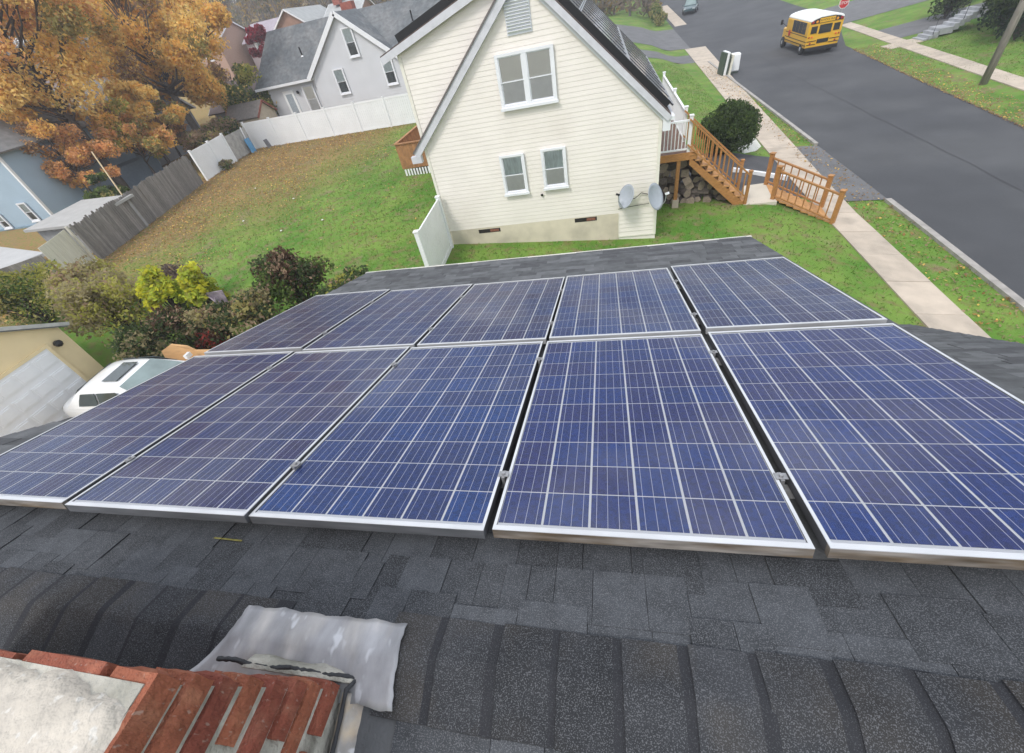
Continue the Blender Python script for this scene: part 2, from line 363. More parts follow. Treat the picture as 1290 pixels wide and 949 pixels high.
# the farther courses, down to the low eave and on the side strips: too small to pick apart one by one
fm = MB()
v = 3.30
row = 0
while v < VE-.05:
    v1 = min(v+.142, VE+.008); u = UL+.01
    while u < UR-.02:
        wd = min(random.choice((.16, .22, .3, .36)), UR-.005-u); fm.k = random.choice((0, 0, 1, 2)); n = random.choice((.003, .006))
        fm.prism([RP(u, v, HR-.002+n-.005), RP(u+wd-.003, v, HR-.002+n-.005), RP(u+wd-.003, v1, HR+n+.003), RP(u, v1, HR+n+.003)], -N*.004); u += wd
    v += .142; row += 1
def side_rows(xa, xb, org, dirv, nrm, L):
    d = .25
    while d < L-.02:
        d1 = min(d+.142, L); x = xa
        while x < xb-.02:
            wd = min(random.choice((.16, .22, .3, .36)), xb-x); fm.k = random.choice((0, 0, 1, 2)); n = random.choice((.003, .006))
            P = lambda xx, dd, nn: Vector((xx, org.y, org.z))+dirv*dd+nrm*nn
            fm.prism([P(x, d, n-.004), P(x+wd-.003, d, n-.004), P(x+wd-.003, d1, n+.004), P(x, d1, n+.004)], -nrm*.004); x += wd
        d += .142
side_rows(UR+O.x+.01, XR-.005, cr_r+Vector((0, 0, .006)), sd_f, Vector((0, s30, c30)), 5.9)
side_rows(XL+.005, UL+O.x-.01, cr_l+Vector((0, 0, .006)), sd_f, Vector((0, s30, c30)), 5.9)
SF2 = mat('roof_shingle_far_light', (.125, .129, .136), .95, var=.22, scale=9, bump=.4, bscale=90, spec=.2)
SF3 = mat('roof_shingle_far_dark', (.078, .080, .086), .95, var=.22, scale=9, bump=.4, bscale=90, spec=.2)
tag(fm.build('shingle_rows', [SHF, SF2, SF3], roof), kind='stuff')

nb_ = Vector((0, -s25, c25))
for k in range(4):
    d0 = .125+.13*k; x = -.62+random.random()*.1
    while x < 1.9:
        wd = random.choice((.14, .19, .23, .27, .33)); p = Vector((x, cr_r.y, cr_l.z+(x-cr_l.x)*.00707))+sd_b*d0+nb_*(.001+.0006*random.random())
        rep(unit, 'shingle', roof, basis(Vector((wd-.002, 0, 0)), sd_b*.17+nb_*.006, nb_*.0045, p)); x += wd
# ridge caps: bent pieces lapping to the left, each with a darker granule strip at its covered end, lap shade coloured in
def cap_mesh(expo=.172, width=.205):
    ang = R_(15.6+18); R0 = .05
    prof = []                                                    # (along v, along n) from the near-panel tail over the crest
    prof += [(.118, .004), (.09, .004)]
    T = R0*math.tan(ang/2)
    for t in np.linspace(0, ang, 7): prof.append((T-R0*math.sin(t)+.0, -R0*(1-math.cos(t))+.004))
    bx, bn = -math.cos(ang), -math.sin(ang); e = prof[-1]
    prof += [(e[0]+bx*.06, e[1]+bn*.06), (e[0]+bx*.135, e[1]+bn*.135)]
    m = MB(); us = [(0, .0105), (expo-.028, .0062), (expo-.026, .0062), (width, .002)]
    n = len(prof)
    for top in (0, 1):
        for uu, lift in us:
            for (pv, pn) in prof: m.v.append((uu, pv, pn+lift-(.005 if top == 0 else 0)))
    def idx(t, i, j): return t*len(us)*n+i*n+j
    for i in range(len(us)-1):
        for j in range(n-1):
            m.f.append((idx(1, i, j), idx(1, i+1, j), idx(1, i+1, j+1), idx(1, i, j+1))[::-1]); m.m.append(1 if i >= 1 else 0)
            m.f.append((idx(0, i, j), idx(0, i+1, j), idx(0, i+1, j+1), idx(0, i, j+1))); m.m.append(0)
    for j in range(n-1):
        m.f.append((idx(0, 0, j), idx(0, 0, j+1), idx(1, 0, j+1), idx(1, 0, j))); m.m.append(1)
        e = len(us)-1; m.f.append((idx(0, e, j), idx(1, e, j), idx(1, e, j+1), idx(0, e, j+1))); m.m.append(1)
    for i in range(len(us)-1):
        for j in (0, n-1):
            m.f.append((idx(0, i, j), idx(1, i, j), idx(1, i+1, j), idx(0, i+1, j))); m.m.append(0)
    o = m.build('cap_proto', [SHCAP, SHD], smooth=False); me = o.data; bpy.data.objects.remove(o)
    return me
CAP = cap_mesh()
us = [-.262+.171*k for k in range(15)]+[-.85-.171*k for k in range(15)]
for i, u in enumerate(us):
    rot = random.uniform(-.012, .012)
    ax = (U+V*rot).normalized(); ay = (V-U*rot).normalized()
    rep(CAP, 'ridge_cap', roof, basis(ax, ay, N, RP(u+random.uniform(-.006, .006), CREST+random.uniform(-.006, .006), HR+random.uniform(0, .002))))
# a streak of old yellow chalk on one course
MB().quad(RP(-1.215, -.052, HR+.012), RP(-1.07, -.056, HR+.012), RP(-1.07, -.048, HR+.012), RP(-1.215, -.045, HR+.012)).build('chalk_streak', mat('yellow_chalk', (.20, .18, .05), .9, var=.5, scale=60), roof)

# ---------------------------------------------------------------- chimney at the ridge
XC, ZT = -.75, -.72
MORT = mat('old_mortar', (.44, .42, .37), .95, var=.25, scale=14, bump=.9, bscale=70, c2=(.30, .29, .25), c2scale=9)
CROWN = mat('cement_crown', (.50, .455, .39), .95, var=.22, scale=7, bump=1.0, bscale=45, c2=(.40, .365, .32), c2scale=4, speck=(60, .62, (.62, .60, .56), .6))
BRICK = mat('red_brick', (.25, .075, .045), .9, var=.22, scale=22, rnd=.16, bump=.8, bscale=160, stretch=(1, 1, .38), c2=(.31, .115, .07), c2scale=30, c2lo=.5, c2hi=.68, hue=.006, speck=(110, .64, (.40, .30, .25), .5))
cp = MB()
XW = -2.1
def yfr(z, x=XC): return .052+.165*(ZT-z)*max(.12, 1-(XC-x)*1.7)
for xa, xb in ((XC-.012, -1.0), (-1.0, -1.27), (-1.27, XW)):
    ra = [(xa, yfr(ZT, xa)-.012, ZT-.004), (xa, yfr(-1.95, xa)-.012, -1.95), (xa, -.75, -1.95), (xa, -.75, ZT-.004)]
    rbk = [(xb, yfr(ZT, xb)-.012, ZT-.004), (xb, yfr(-1.95, xb)-.012, -1.95), (xb, -.75, -1.95), (xb, -.75, ZT-.004)]
    for q in range(4): cp.quad(ra[q], rbk[q], rbk[(q+1) % 4], ra[(q+1) % 4])
    if xb == XW: cp.quad(*rbk)
    if xa > -.8: cp.quad(*ra[::-1])
chim = cp.build('chimney', MORT, house)
bm0 = MB().box(0, 1, 0, 1, 0, 1).build('brick_proto', BRICK); 
import bmesh
bmx = bmesh.new(); bmx.from_mesh(bm0.data); bmesh.ops.subdivide_edges(bmx, edges=bmx.edges[:], cuts=2, use_grid_fill=True)
for vv in bmx.verts:
    c = vv.co-Vector((.5, .5, .5)); e = sum(1 for k in c if abs(abs(k)-.5) < 1e-4)
    if e >= 2: vv.co -= Vector([(.035 if abs(abs(k)-.5) < 1e-4 else 0)*(1 if k > 0 else -1) for k in c])
    vv.co += Vector((random.uniform(-.012, .012), random.uniform(-.008, .008), random.uniform(-.02, .02)))
bmx.to_mesh(bm0.data); bmx.free(); BRK = bm0.data; bpy.data.objects.remove(bm0)
BH, BP = .0580, .0735
for k in range(8):
    z1 = ZT-.004-k*BP-(.003*k if k else 0); z0 = z1-BH-(.006 if k == 0 else 0); y1 = yfr(z0)
    L = .205; y = y1-(0 if k % 2 == 0 else 0)
    first = .205 if k % 2 == 0 else .118
    segs = []; yy = y1; ln = first
    while yy > -.72: segs.append((max(yy-ln, -.745), yy)); yy -= ln+(.013 if ln > .15 else .026); ln = .205
    for a, b in segs:
        pr = random.uniform(-.004, .005)+(.004 if k == 4 else 0)
        rep(BRK, 'brick', chim, basis((.1, random.uniform(-.002, .002), 0), (random.uniform(-.0015, .0015), b-a, random.uniform(-.002, .002)), (0, 0, z1-z0), (XC-.1+pr, a, z0)))
    x = XC-.11
    while x > XW+.1:                                            # the front face, seen edge-on
        ya, yb_ = yfr(z0, x), yfr(z0, x-.2); rep(BRK, 'brick', chim, basis((.2, ya-yb_, 0), (0, .09, 0), (0, .0, z1-z0), (x-.2, yb_-.09+random.uniform(-.004, .004), z0))); x -= .213
def noise2(x, y, s=0): return math.sin(x*12.9+s)*.5+math.sin(y*17.3+x*5.1+s*2)*.3+math.sin(x*31+y*27+s)*.2
# cement wash on top, ragged along the front
nx, ny = 70, 48; Vc = []; 
for j in range(ny):
    for i in range(nx):
        x = XW+.02+(XC-.004-XW-.02)*i/(nx-1); fr = yfr(ZT)-.014+.009*noise2(x*3, 1)+.006*noise2(x*11, 2)
        if x > XC-.12: fr -= (x-XC+.12)*.22
        y = -.74+(fr+.74)*j/(ny-1); edge = min((nx-1-i)/3, (ny-1-j)/3, 1)
        xx = x-(.006*noise2(y*5, 4) if i == nx-1 else 0)
        Vc.append((xx+.7-0, y-1.0, ZT+.004*(1 if edge > 0 else -3)+.012*edge**.6+.0035*noise2(x*2, y*2)+.0028*noise2(x*7, y*6, 3)*edge+random.uniform(-.002, .002)*edge-house.location.z))
i = (np.arange(ny-1)[:, None]*nx+np.arange(nx-1)[None]).ravel()
np_obj('crown', np_mesh('crown', Vc, np.stack([i, i+1, i+1+nx, i+nx], 1), [CROWN], smooth=True), chim)
# lead flashing: a dressed sheet over the ridge in front of the chimney, and down its right side
LEAD = mat('lead_flashing', (.34, .34, .355), .55, var=.36, scale=13, metal=.35, c2=(.48, .455, .43), c2scale=9, c2lo=.45, c2hi=.72, stretch=(1, .45, 1), bump=.25, bscale=25, speck=(24, .64, (.62, .63, .66), .7))
SEAL = mat('black_sealant', (.035, .036, .04), .7, var=.3, scale=30, bump=.8, bscale=60)
def over_ridge(u, s):
    """point on the roof skin: s metres from the crest, + down the panel side, - down the back"""
    if s >= 0: return RP(u, CREST+s, HR)
    q = RP(u, CREST, HR); return q+sd_b*(-s)
fl = MB(); nu, ns = 34, 14
for j in range(ns):
    for i_ in range(nu):
        a = i_/(nu-1); b = j/(ns-1); u = -.775-.16*b*b*(1-a)**2+.56*a+.02*b-.03*(1-a)*(1-b)+.004*noise2(b*3, a, 1)
        s = .078-.215*b+.006*noise2(a*2.5, 1)*(1 if j in (0, ns-1) else .3)
        p = over_ridge(u, s)+N*(.020+.007*max(0, a-.7)/.3+.0012*noise2(a*1.7+b, b*2.1, 2)-.0035*max(0, 1-abs(a-.62-.12*b)*14)+.003*max(0, 1-abs(a-.30+.2*b)*12)+.0012*noise2(a*5, b*4, 5)+(.012*(1-abs(s)/.06) if abs(s) < .06 else 0)*-.6)
        fl.v.append(tuple(p))
for j in range(ns-1):
    for i_ in range(nu-1):
        q = j*nu+i_; fl.f.append((q, q+1, q+1+nu, q+nu)); fl.m.append(0)
o = fl.build('flashing', LEAD, roof, smooth=True); sm = o.modifiers.new('t', 'SOLIDIFY'); sm.thickness = .003
fl = MB(); nu, ns = 8, 22
for j in range(ns):
    for i_ in range(nu):
        a = i_/(nu-1); b = j/(ns-1); yq = .135-.42*b; rz = cr_l.z-(cr_l.y-yq)*math.tan(R_(18))
        x = XC+.012+(.085+.012*noise2(b*2, 1)*.5)*a+.004
        z = rz+.012+.045*(1-a)**3+.004*noise2(a*2+1, b*4, 3)
        if a == 0: x = XC+.004
        fl.v.append((x, yq+.004*noise2(a, b*3), z))
for j in range(ns-1):
    for i_ in range(nu-1):
        q = j*nu+i_; fl.f.append((q, q+nu, q+1+nu, q+1)); fl.m.append(0)
o = fl.build('flashing', mat('stained_flashing', (.30, .285, .27), .5, var=.4, scale=16, metal=.4, c2=(.40, .33, .25), c2scale=11, speck=(30, .6, (.55, .55, .57), .7)), roof, smooth=True); sm = o.modifiers.new('t', 'SOLIDIFY'); sm.thickness = .003
# torn strip of flashing and sealant along the chimney's front foot
fl = MB()
for i_ in range(40):
    a = i_/39; x = -1.04+(XC+.02+1.04)*a; z = -1.272-.075*a
    y = yfr(z)+.004
    fl.v += [(x, y-.004, z+.012+.006*noise2(a*.9, 1)), (x, y+.016+.005*noise2(a*.6, 3), z-.002), (x, y+.035+.006*noise2(a*.8, 2), z-.018)]
for i_ in range(39):
    q = i_*3; fl.f += [(q, q+1, q+4, q+3), (q+1, q+2, q+5, q+4)]; fl.m += [0, 0]
o = fl.build('mortar_fillet', MORT, roof, smooth=True); sm = o.modifiers.new('t', 'SOLIDIFY'); sm.thickness = .003
sb = MB(); pts = []
for i_ in range(44):
    a = i_/43; x = -1.12+(XC+.03+1.12)*a; z = -1.262-.10*a
    pts.append((x, yfr(z)+.012+.005*noise2(a*1.1, 2), z+.014+.006*noise2(a*1.3, 4)))
for b in np.linspace(0, 1, 16): pts.append((XC+.016+.005*noise2(b*.7, 2), .14-.42*b, cr_l.z-(cr_l.y-.14+.42*b)*math.tan(R_(18))+.062+.005*noise2(b*.9, 1)))
sb.tube(pts, [.0065+.003*noise2(k*.7, 1) for k in range(len(pts))], 6); sb.build('sealant', SEAL, roof, smooth=True)

# ================================================================ solar panels
PW, PL = .992, 1.65
OFF = [[.0038, -.0133, .0156], [.0026, .0161, .0064], [.0054, -.0195, .0109], [-.0004, -.0019, -.0064], [-.0116, -.008, -.0025], [-.0014, .0071, -.0144], [-.0077, .0052, -.0085], [-.0015, .003, -.0077], [.003, .0008, .0037], [.0078, .0106, .0029]]
GU, GV = .0243956, .0548488
def cell_mat():
    m = bpy.data.materials.new('polycrystalline_cell'); m.use_nodes = True; n = m.node_tree; L = n.links; p = n.nodes['Principled BSDF']
    tcn = n.nodes.new('ShaderNodeTexCoord'); sx = n.nodes.new('ShaderNodeSeparateXYZ'); L.new(tcn.outputs['Generated'], sx.inputs[0])
    def mathn(op, a, b=0.):
        q = n.nodes.new('ShaderNodeMath'); q.operation = op
        for i_, v in enumerate((a, b)):
            if isinstance(v, (int, float)): q.inputs[i_].default_value = v
            else: L.new(v, q.inputs[i_])
        return q.outputs[0]
    fr = mathn('FRACT', mathn('MULTIPLY', sx.outputs[0], 4.0)); bus = mathn('LESS_THAN', mathn('ABSOLUTE', mathn('SUBTRACT', fr, .5)), .026)
    oi = n.nodes.new('ShaderNodeObjectInfo'); rp = n.nodes.new('ShaderNodeValToRGB'); e = rp.color_ramp.elements
    e[0].position = 0; e[0].color = (.009, .043, .225, 1); e[1].position = 1; e[1].color = (.022, .039, .20, 1)
    for pos, c in ((.25, (.008, .054, .28, 1)), (.5, (.012, .044, .235, 1)), (.75, (.018, .039, .205, 1))): q = e.new(pos); q.color = c
    L.new(oi.outputs['Random'], rp.inputs[0])
    g = n.nodes.new('ShaderNodeNewGeometry'); vo = n.nodes.new('ShaderNodeTexVoronoi'); vo.inputs['Scale'].default_value = 75; L.new(g.outputs['Position'], vo.inputs['Vector'])
    mr = n.nodes.new('ShaderNodeMapRange'); mr.inputs[3].default_value = .78; mr.inputs[4].default_value = 1.25; sv = n.nodes.new('ShaderNodeSeparateColor'); L.new(vo.outputs['Color'], sv.inputs[0]); L.new(sv.outputs[0], mr.inputs[0])
    sc = n.nodes.new('ShaderNodeVectorMath'); sc.operation = 'SCALE'; tq = n.nodes.new('ShaderNodeMix'); tq.data_type = 'RGBA'; tq.blend_type = 'MULTIPLY'; tq.inputs[0].default_value = 1; L.new(rp.outputs[0], tq.inputs[6]); L.new(oi.outputs['Color'], tq.inputs[7]); L.new(tq.outputs[2], sc.inputs[0]); L.new(mr.outputs[0], sc.inputs['Scale'])
    mxx = n.nodes.new('ShaderNodeMix'); mxx.data_type = 'RGBA'; L.new(bus, mxx.inputs[0]); L.new(sc.outputs[0], mxx.inputs[6]); mxx.inputs[7].default_value = (.55, .58, .74, 1)
    L.new(mxx.outputs[2], p.inputs['Base Color']); p.inputs['Roughness'].default_value = .35; p.inputs['Specular IOR Level'].default_value = .3
    return m
CELLM = cell_mat()
BACK = mat('white_backsheet', (.80, .81, .85), .6, var=.04)
ALU = mat('panel_aluminium', (.60, .61, .63), .38, var=.12, scale=5, metal=.35, spec=.5)
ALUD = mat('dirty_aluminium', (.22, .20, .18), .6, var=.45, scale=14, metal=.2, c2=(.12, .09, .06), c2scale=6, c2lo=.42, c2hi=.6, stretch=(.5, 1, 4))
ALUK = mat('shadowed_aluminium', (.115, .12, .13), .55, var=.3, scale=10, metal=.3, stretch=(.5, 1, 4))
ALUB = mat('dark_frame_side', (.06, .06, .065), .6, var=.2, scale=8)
CLAMPM = mat('clamp_metal', (.33, .33, .34), .4, var=.2, scale=40, metal=.6)
PGL = glass_mat('solar_glass', .22, (1, 1, 1), dust_sheen=.13, dscale=1.3, ior=1.33)  # dusty film; soft sky sheen is painted into its pale patches
CS = .1535
cm_ = MB().box(0, CS, 0, CS, 0, .0006).build('cell_proto', CELLM); CELL = cm_.data; bpy.data.objects.remove(cm_)
FW, FT = .011, .042
def frame_mesh(side):
    m = MB()
    for x0, x1, y0, y1 in ((0, PW, 0, .020), (0, PW, PL-.018, PL), (0, FW, .020, PL-.018), (PW-FW, PW, .020, PL-.018)):
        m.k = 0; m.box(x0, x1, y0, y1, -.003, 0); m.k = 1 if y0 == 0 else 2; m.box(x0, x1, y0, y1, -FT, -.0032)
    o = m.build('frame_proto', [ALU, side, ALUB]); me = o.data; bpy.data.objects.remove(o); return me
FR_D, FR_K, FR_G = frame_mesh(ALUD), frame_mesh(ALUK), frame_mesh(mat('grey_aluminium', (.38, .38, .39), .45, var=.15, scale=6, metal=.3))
bs = MB().box(FW, PW-FW, .024, PL-.018, -.010, -.0065).build('b', BACK); BSM = bs.data; bpy.data.objects.remove(bs)
gs = MB().quad((FW, .022, -.0035), (PW-FW, .022, -.0035), (PW-FW, PL-.016, -.0035), (FW, PL-.016, -.0035)).build('g', PGL); GLM = gs.data; bpy.data.objects.remove(gs)
cb = MB(); cb.box(-.008, GU+.008, -.016, .016, 0, .003); cb.box(.006, GU-.006, -.022, .022, -.05, 0); cb.lathe([(.0075, .004), (.0075, .010), (.003, .0105)], (GU/2, 0, 0), 8)
cb = cb.build('c', CLAMPM); CLM = cb.data; bpy.data.objects.remove(cb)
NAMES = ['leftmost', 'second from the left', 'middle', 'second from the right', 'rightmost']
TINT = (((1.25, .85, .72, 1), (1.45, .82, .72, 1), (.75, 1.15, .98, 1), (1.05, .92, .92, 1), (1.0, .92, .95, 1)), ((1.45, .85, .62, 1), (1.2, .85, .74, 1), (1.35, .92, .74, 1), (.85, 1.12, .95, 1), (1.0, .78, .72, 1)))   # each panel's own batch of cells
CLV = {0: (.30, 1.36), 1: (.31, 1.17)}
for r_ in (0, 1):
    for i_ in range(5):
        du, dv, dn = OFF[i_*2+r_]
        p0 = RP((i_-3)*(PW+GU)+du, r_*(PL+GV)+dv, dn)
        lab = ('blue solar panel in the near row by the ridge caps, ' if r_ == 0 else 'blue solar panel in the far row towards the eave, ')+NAMES[i_]
        pn = bpy.data.objects.new('solar_panel', None); col.objects.link(pn); pn.matrix_world = basis(U, V, N, p0)
        tag(pn, lab, 'solar panel', 'solar panels on the roof')
        I = Matrix.Identity(4)
        def pr(me, name, m):
            o = bpy.data.objects.new(name, me); col.objects.link(o); o.parent = pn; o.matrix_local = m; return o
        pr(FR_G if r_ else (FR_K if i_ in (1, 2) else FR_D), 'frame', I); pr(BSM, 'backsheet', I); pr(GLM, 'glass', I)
        gxx, gyy = .0088, .0052; mx0 = (PW-6*CS-5*gxx)/2; my0 = .024+(PL-.042-10*CS-9*gyy)/2
        for a in range(6):
            for b in range(10):
                pr(CELL, 'cell', Matrix.Translation((mx0+a*(CS+gxx), my0+b*(CS+gyy), -.0062))).color = TINT[r_][i_]
        if i_ < 4:
            for cv in CLV[r_]: pr(CLM, 'clamp', Matrix.Translation((PW, cv+random.uniform(-.02, .02), .001)))
RAILM = mat('rail_aluminium', (.45, .45, .46), .4, var=.1, metal=.6)
for k, (v, lab) in enumerate(((.30, 'aluminium rail under the near panels, by the ridge'), (1.36, 'aluminium rail under the lower half of the near panels'), (2.01, 'aluminium rail under the upper half of the far panels'), (2.87, 'aluminium rail under the far panels, by the eave'))):
    m = MB(); a, b = RP(-3.0, v, -.062), RP(2.06, v, -.062); m.beam(a, b, .035, .034, N)
    for q in np.linspace(-2.8, 1.9, 5): c = RP(q, v, -.095); m.obox(c, U, V, N, .02, .02, .017)
    tag(m.build('mounting_rail', RAILM), lab, 'mounting rail', 'rails under the solar panels')
# ================================================================ the cream house next door
CREAM = mat('cream_siding', (.79, .74, .685), .55, var=.04, scale=1.5, c2=(.74, .685, .625), c2scale=.7, c2lo=.5, c2hi=.75)
FOUND = mat('painted_foundation', (.60, .54, .43), .9, var=.12, scale=2, bump=.3, bscale=30, c2=(.50, .45, .36), c2scale=1.5, c2lo=.5, c2hi=.7)
BROWNSH = mat('brown_roof_shingle', (.10, .075, .068), .95, var=.3, scale=12, bump=.4, bscale=60)
PANE = glass_mat('window_glass', .02, (1, 1, 1), ior=1.4)
ROOM = mat('dim_room', (.14, .155, .155), .9, var=.3, scale=3)
SCREEN = mat('insect_screen', (.82, .81, .78), .8, var=.05)
BLIND = mat('cream_blind', (.88, .85, .76), .8, var=.05, scale=2)
CURT = mat('pale_curtain', (.62, .70, .69), .85, var=.2, scale=9, stretch=(3, 3, .5))
def siding(mb, poly_z, y, z0, z1, expo=.122, out=-1, holes=()):
    """lapped boards on a wall facing -Y; poly_z(z) -> (xl, xr) or None"""
    z = z0
    while z < z1-.01:
        zt = min(z+expo, z1); a, b = poly_z(z), poly_z(zt-.001)
        if a and b:
            mb.quad((a[0], y-.012, z), (a[1], y-.012, z), (b[1], y-.004, zt), (b[0], y-.004, zt))
            mb.quad((a[0], y-.002, z), (a[1], y-.002, z), (a[1], y-.012, z), (a[0], y-.012, z))
        z += expo
def window(root, x0, x1, y, z0, z1, units=1, style='blind', fr=.075, name='window', face=(0, -1, 0)):
    """double-hung window in a wall facing -Y: casing, two sashes, panes, what shows behind"""
    m = MB(); d = .05
    m.box(x0, x1, y-d, y+.02, z0, z0+fr*1.15); m.box(x0, x1, y-d, y+.02, z1-fr*.75, z1)
    m.box(x0, x0+fr, y-d, y+.02, z0+fr*1.15, z1-fr*.75); m.box(x1-fr, x1, y-d, y+.02, z0+fr*1.15, z1-fr*.75)
    uw = (x1-x0-2*fr)/units
    for k in range(1, units): m.box(x0+fr+k*uw-fr*.75, x0+fr+k*uw+fr*.75, y-d+.003, y+.02, z0+fr*1.15, z1-fr*.75)
    wn = m.build(name, TRIM, root)
    m = MB(); m.box(x0-.03, x1+.03, y-d-.04, y-d+.001, z0-.03, z0+.035); m.build('sill', TRIM, wn)
    for k in range(units):
        a = x0+fr+k*uw+(fr*.75 if k else 0); b = x0+fr+(k+1)*uw-(fr*.75 if k < units-1 else 0); zm = (z0+z1)/2; bt, tp = z0+fr*1.15, z1-fr*.75
        m = MB()
        for (p, q, yy) in ((bt, zm+.015, y-.012), (zm-.015, tp, y-.026)):
            t = .028; m.box(a, b, yy, yy+.022, p, p+t); m.box(a, b, yy, yy+.022, q-t, q); m.box(a, a+t, yy, yy+.022, p+t, q-t); m.box(b-t, b, yy, yy+.022, p+t, q-t)
        m.build('sash', TRIM, wn)
        for (p, q, yy) in ((bt+.028, zm-.013, y-.004), (zm+.013, tp-.028, y-.018)):
            m = MB(); m.quad((a+.028, yy, p), (b-.028, yy, p), (b-.028, yy, q), (a+.028, yy, q)); m.build('pane', PANE, wn)
        m = MB()
        if style == 'blind':
            m.quad((a, y+.005, zm-.02), (b, y+.005, zm-.02), (b, y+.005, tp), (a, y+.005, tp)); m.build('blind', BLIND, wn)
            m = MB(); m.quad((a, y+.004, bt), (b, y+.004, bt), (b, y+.004, zm-.02), (a, y+.004, zm-.02)); m.build('insect_screen', SCREEN, wn)
        else:
            m.quad((a, y+.006, zm-.02), (b, y+.006, zm-.02), (b, y+.006, tp), (a, y+.006, tp)); m.build('curtain', CURT, wn)
            m = MB(); m.quad((a, y+.004, bt), (b, y+.004, bt), (b, y+.004, zm-.02), (a, y+.004, zm-.02)); m.build('insect_screen', SCREEN if style == 'curtain' else ROOM, wn)
    return wn
HY, HYB = 13.8, 24.6
nb = thing('cream_house', 'cream lap-sided house next door, its steep gable facing the solar panels', 'house', (-1.9, 19, zgf(-1.9, 19)))
xl, xr = -5.49, 1.64; RX, RZ = -1.95, .52; EZ = -3.10
SF = (RZ+3.22)/(1.85-RX); SDm = (RZ+.71)/(RX+5.9)
zfound = -5.83
def prof(z):
    if z > RZ-.05: return None
    r = min(xr, RX+(RZ-.03-z)/SF); l = max(xl, RX-(RZ-.03-z)/SDm)
    return (l, r) if r-l > .02 else None
# solid body
b = MB(); body = [(xl, HY, -7.2), (xr, HY, -7.2), (xr, HY, RZ-.04-(xr-RX)*SF), (RX, HY, RZ-.04), (xl, HY, RZ-.04-(RX-xl)*SDm)]
b.prism(body, (0, HYB-HY, 0)); b.build('wall', CREAM, nb)
b = MB(); siding(b, prof, HY, zfound, RZ-.02); 
z = -6.62                                                     # the corner panel carried down over the foundation
while z < zfound-.01: b.quad((.48, HY-.032, z), (xr, HY-.032, z), (xr, HY-.016, z+.14), (.48, HY-.016, z+.14)); b.quad((.48, HY-.012, z), (xr, HY-.012, z), (xr, HY-.032, z), (.48, HY-.032, z)); z += .14
b.build('siding', CREAM, nb)
b = MB(); b.box(xl+.02, .475, HY-.012, HY+.2, -7.2, zfound-.001); b.build('foundation', FOUND, nb)
b = MB()
CTRIM = mat('cream_trim', (.74, .71, .63), .5, var=.05)
for x0, x1, zz in ((xl-.012, xl+.075, RZ-.1-(RX-xl)*SDm), (xr-.075, xr+.012, RZ-.1-(xr-RX)*SF)):
    b = MB(); b.box(x0, x1, HY-.034, HY+.05, -6.62 if x0 > 0 else zfound, zz); b.build('corner_board', CTRIM, nb)
b = MB(); b.box(.455, .482, HY-.036, HY, -6.62, zfound); b.box(.455, xr+.012, HY-.036, HY, -6.66, -6.619); b.build('panel_trim', CTRIM, nb)
# roof: steep front slope, shallow rear dormer
OVH = .16
def roof_slab(pts, t=.10):
    m = MB(); a, c, d_ = Vector(pts[0]), Vector(pts[1]), Vector(pts[3]); n = (c-a).cross(d_-a).normalized(); n = n if n.z > 0 else -n
    m.prism(pts, -n*t); return m
m = roof_slab([(RX, HY-OVH, RZ+.06), (1.86, HY-OVH, RZ+.06-(1.86-RX)*SF), (1.86, HYB+.2, RZ+.06-(1.86-RX)*SF), (RX, HYB+.2, RZ+.06)])
a = m; m2 = roof_slab([(RX-.002, HY-OVH, RZ+.06), (-5.95, HY-OVH, RZ+.06-(RX+5.95)*SDm), (-5.95, HYB+.2, RZ+.06-(RX+5.95)*SDm), (RX-.002, HYB+.2, RZ+.06)])
i = len(a.v); a.v += m2.v; a.f += [tuple(i+j for j in q) for q in m2.f]; a.m += m2.m
a.build('roof', BROWNSH, nb)
# white rake boards: both roof edges and the old gable line left on the wall
def rake(name, x0, z0, x1, z1, y, wd, th, m_):
    b = MB(); d = Vector((x1-x0, 0, z1-z0)); nn = Vector((-d.z, 0, d.x)).normalized(); nn = nn if nn.z > 0 else -nn
    P = [Vector((x0, y, z0)), Vector((x1, y, z1)), Vector((x1, y, z1))-nn*wd, Vector((x0, y, z0))-nn*wd]; b.prism(P, (0, th, 0)); return b.build(name, m_, nb)
GUT = mat('grey_white_trim', (.56, .56, .60), .45, var=.1, scale=5)
rake('rake_board', RX, RZ+.03, 1.88, RZ+.03-(1.88-RX)*SF, HY-OVH-.025, .15, .03, GUT)
rake('rake_board', RX, RZ-.16, 1.80, RZ-.16-(1.80-RX)*SF, HY-.075, .09, .07, TRIM)
rake('rake_board', RX, RZ+.03, -5.97, RZ+.03-(RX+5.97)*SDm, HY-OVH-.025, .17, .03, GUT)
b = MB(); s2 = .93
def og(x): return RZ-.05-(RX-x)*s2
d = Vector((-5.80+RX*0-(-2.2), 0, og(-5.80)-og(-2.2))).normalized(); nn = Vector((-d.z, 0, d.x)); nn = nn if nn.z > 0 else -nn
p0, p1 = Vector((-2.0, 0, og(-2.0))), Vector((-5.84, 0, og(-5.84)))
for wd, dy0, dy1 in ((.22, -.17, -.004),):
    b.prism([p0+Vector((0, HY+dy0, 0)), p1+Vector((0, HY+dy0, 0)), p1-nn*wd+Vector((0, HY+dy0, 0)), p0-nn*wd+Vector((0, HY+dy0, 0))], (0, dy1-dy0, 0))
b.box(-5.95, -5.62, HY-.18, HY-.01, og(-5.84)-.30, og(-5.84)-.10)
b.build('old_gable_trim', GUT, nb)
b = MB(); q = nn*.012
b.prism([p0+q+Vector((0, HY-.20, 0)), p1+q+Vector((0, HY-.20, 0)), p1-nn*.03+Vector((0, HY-.20, 0)), p0-nn*.03+Vector((0, HY-.20, 0))], (0, .19, 0)); b.build('trim_cap', mat('brown_cap', (.15, .13, .13), .7, var=.2), nb)
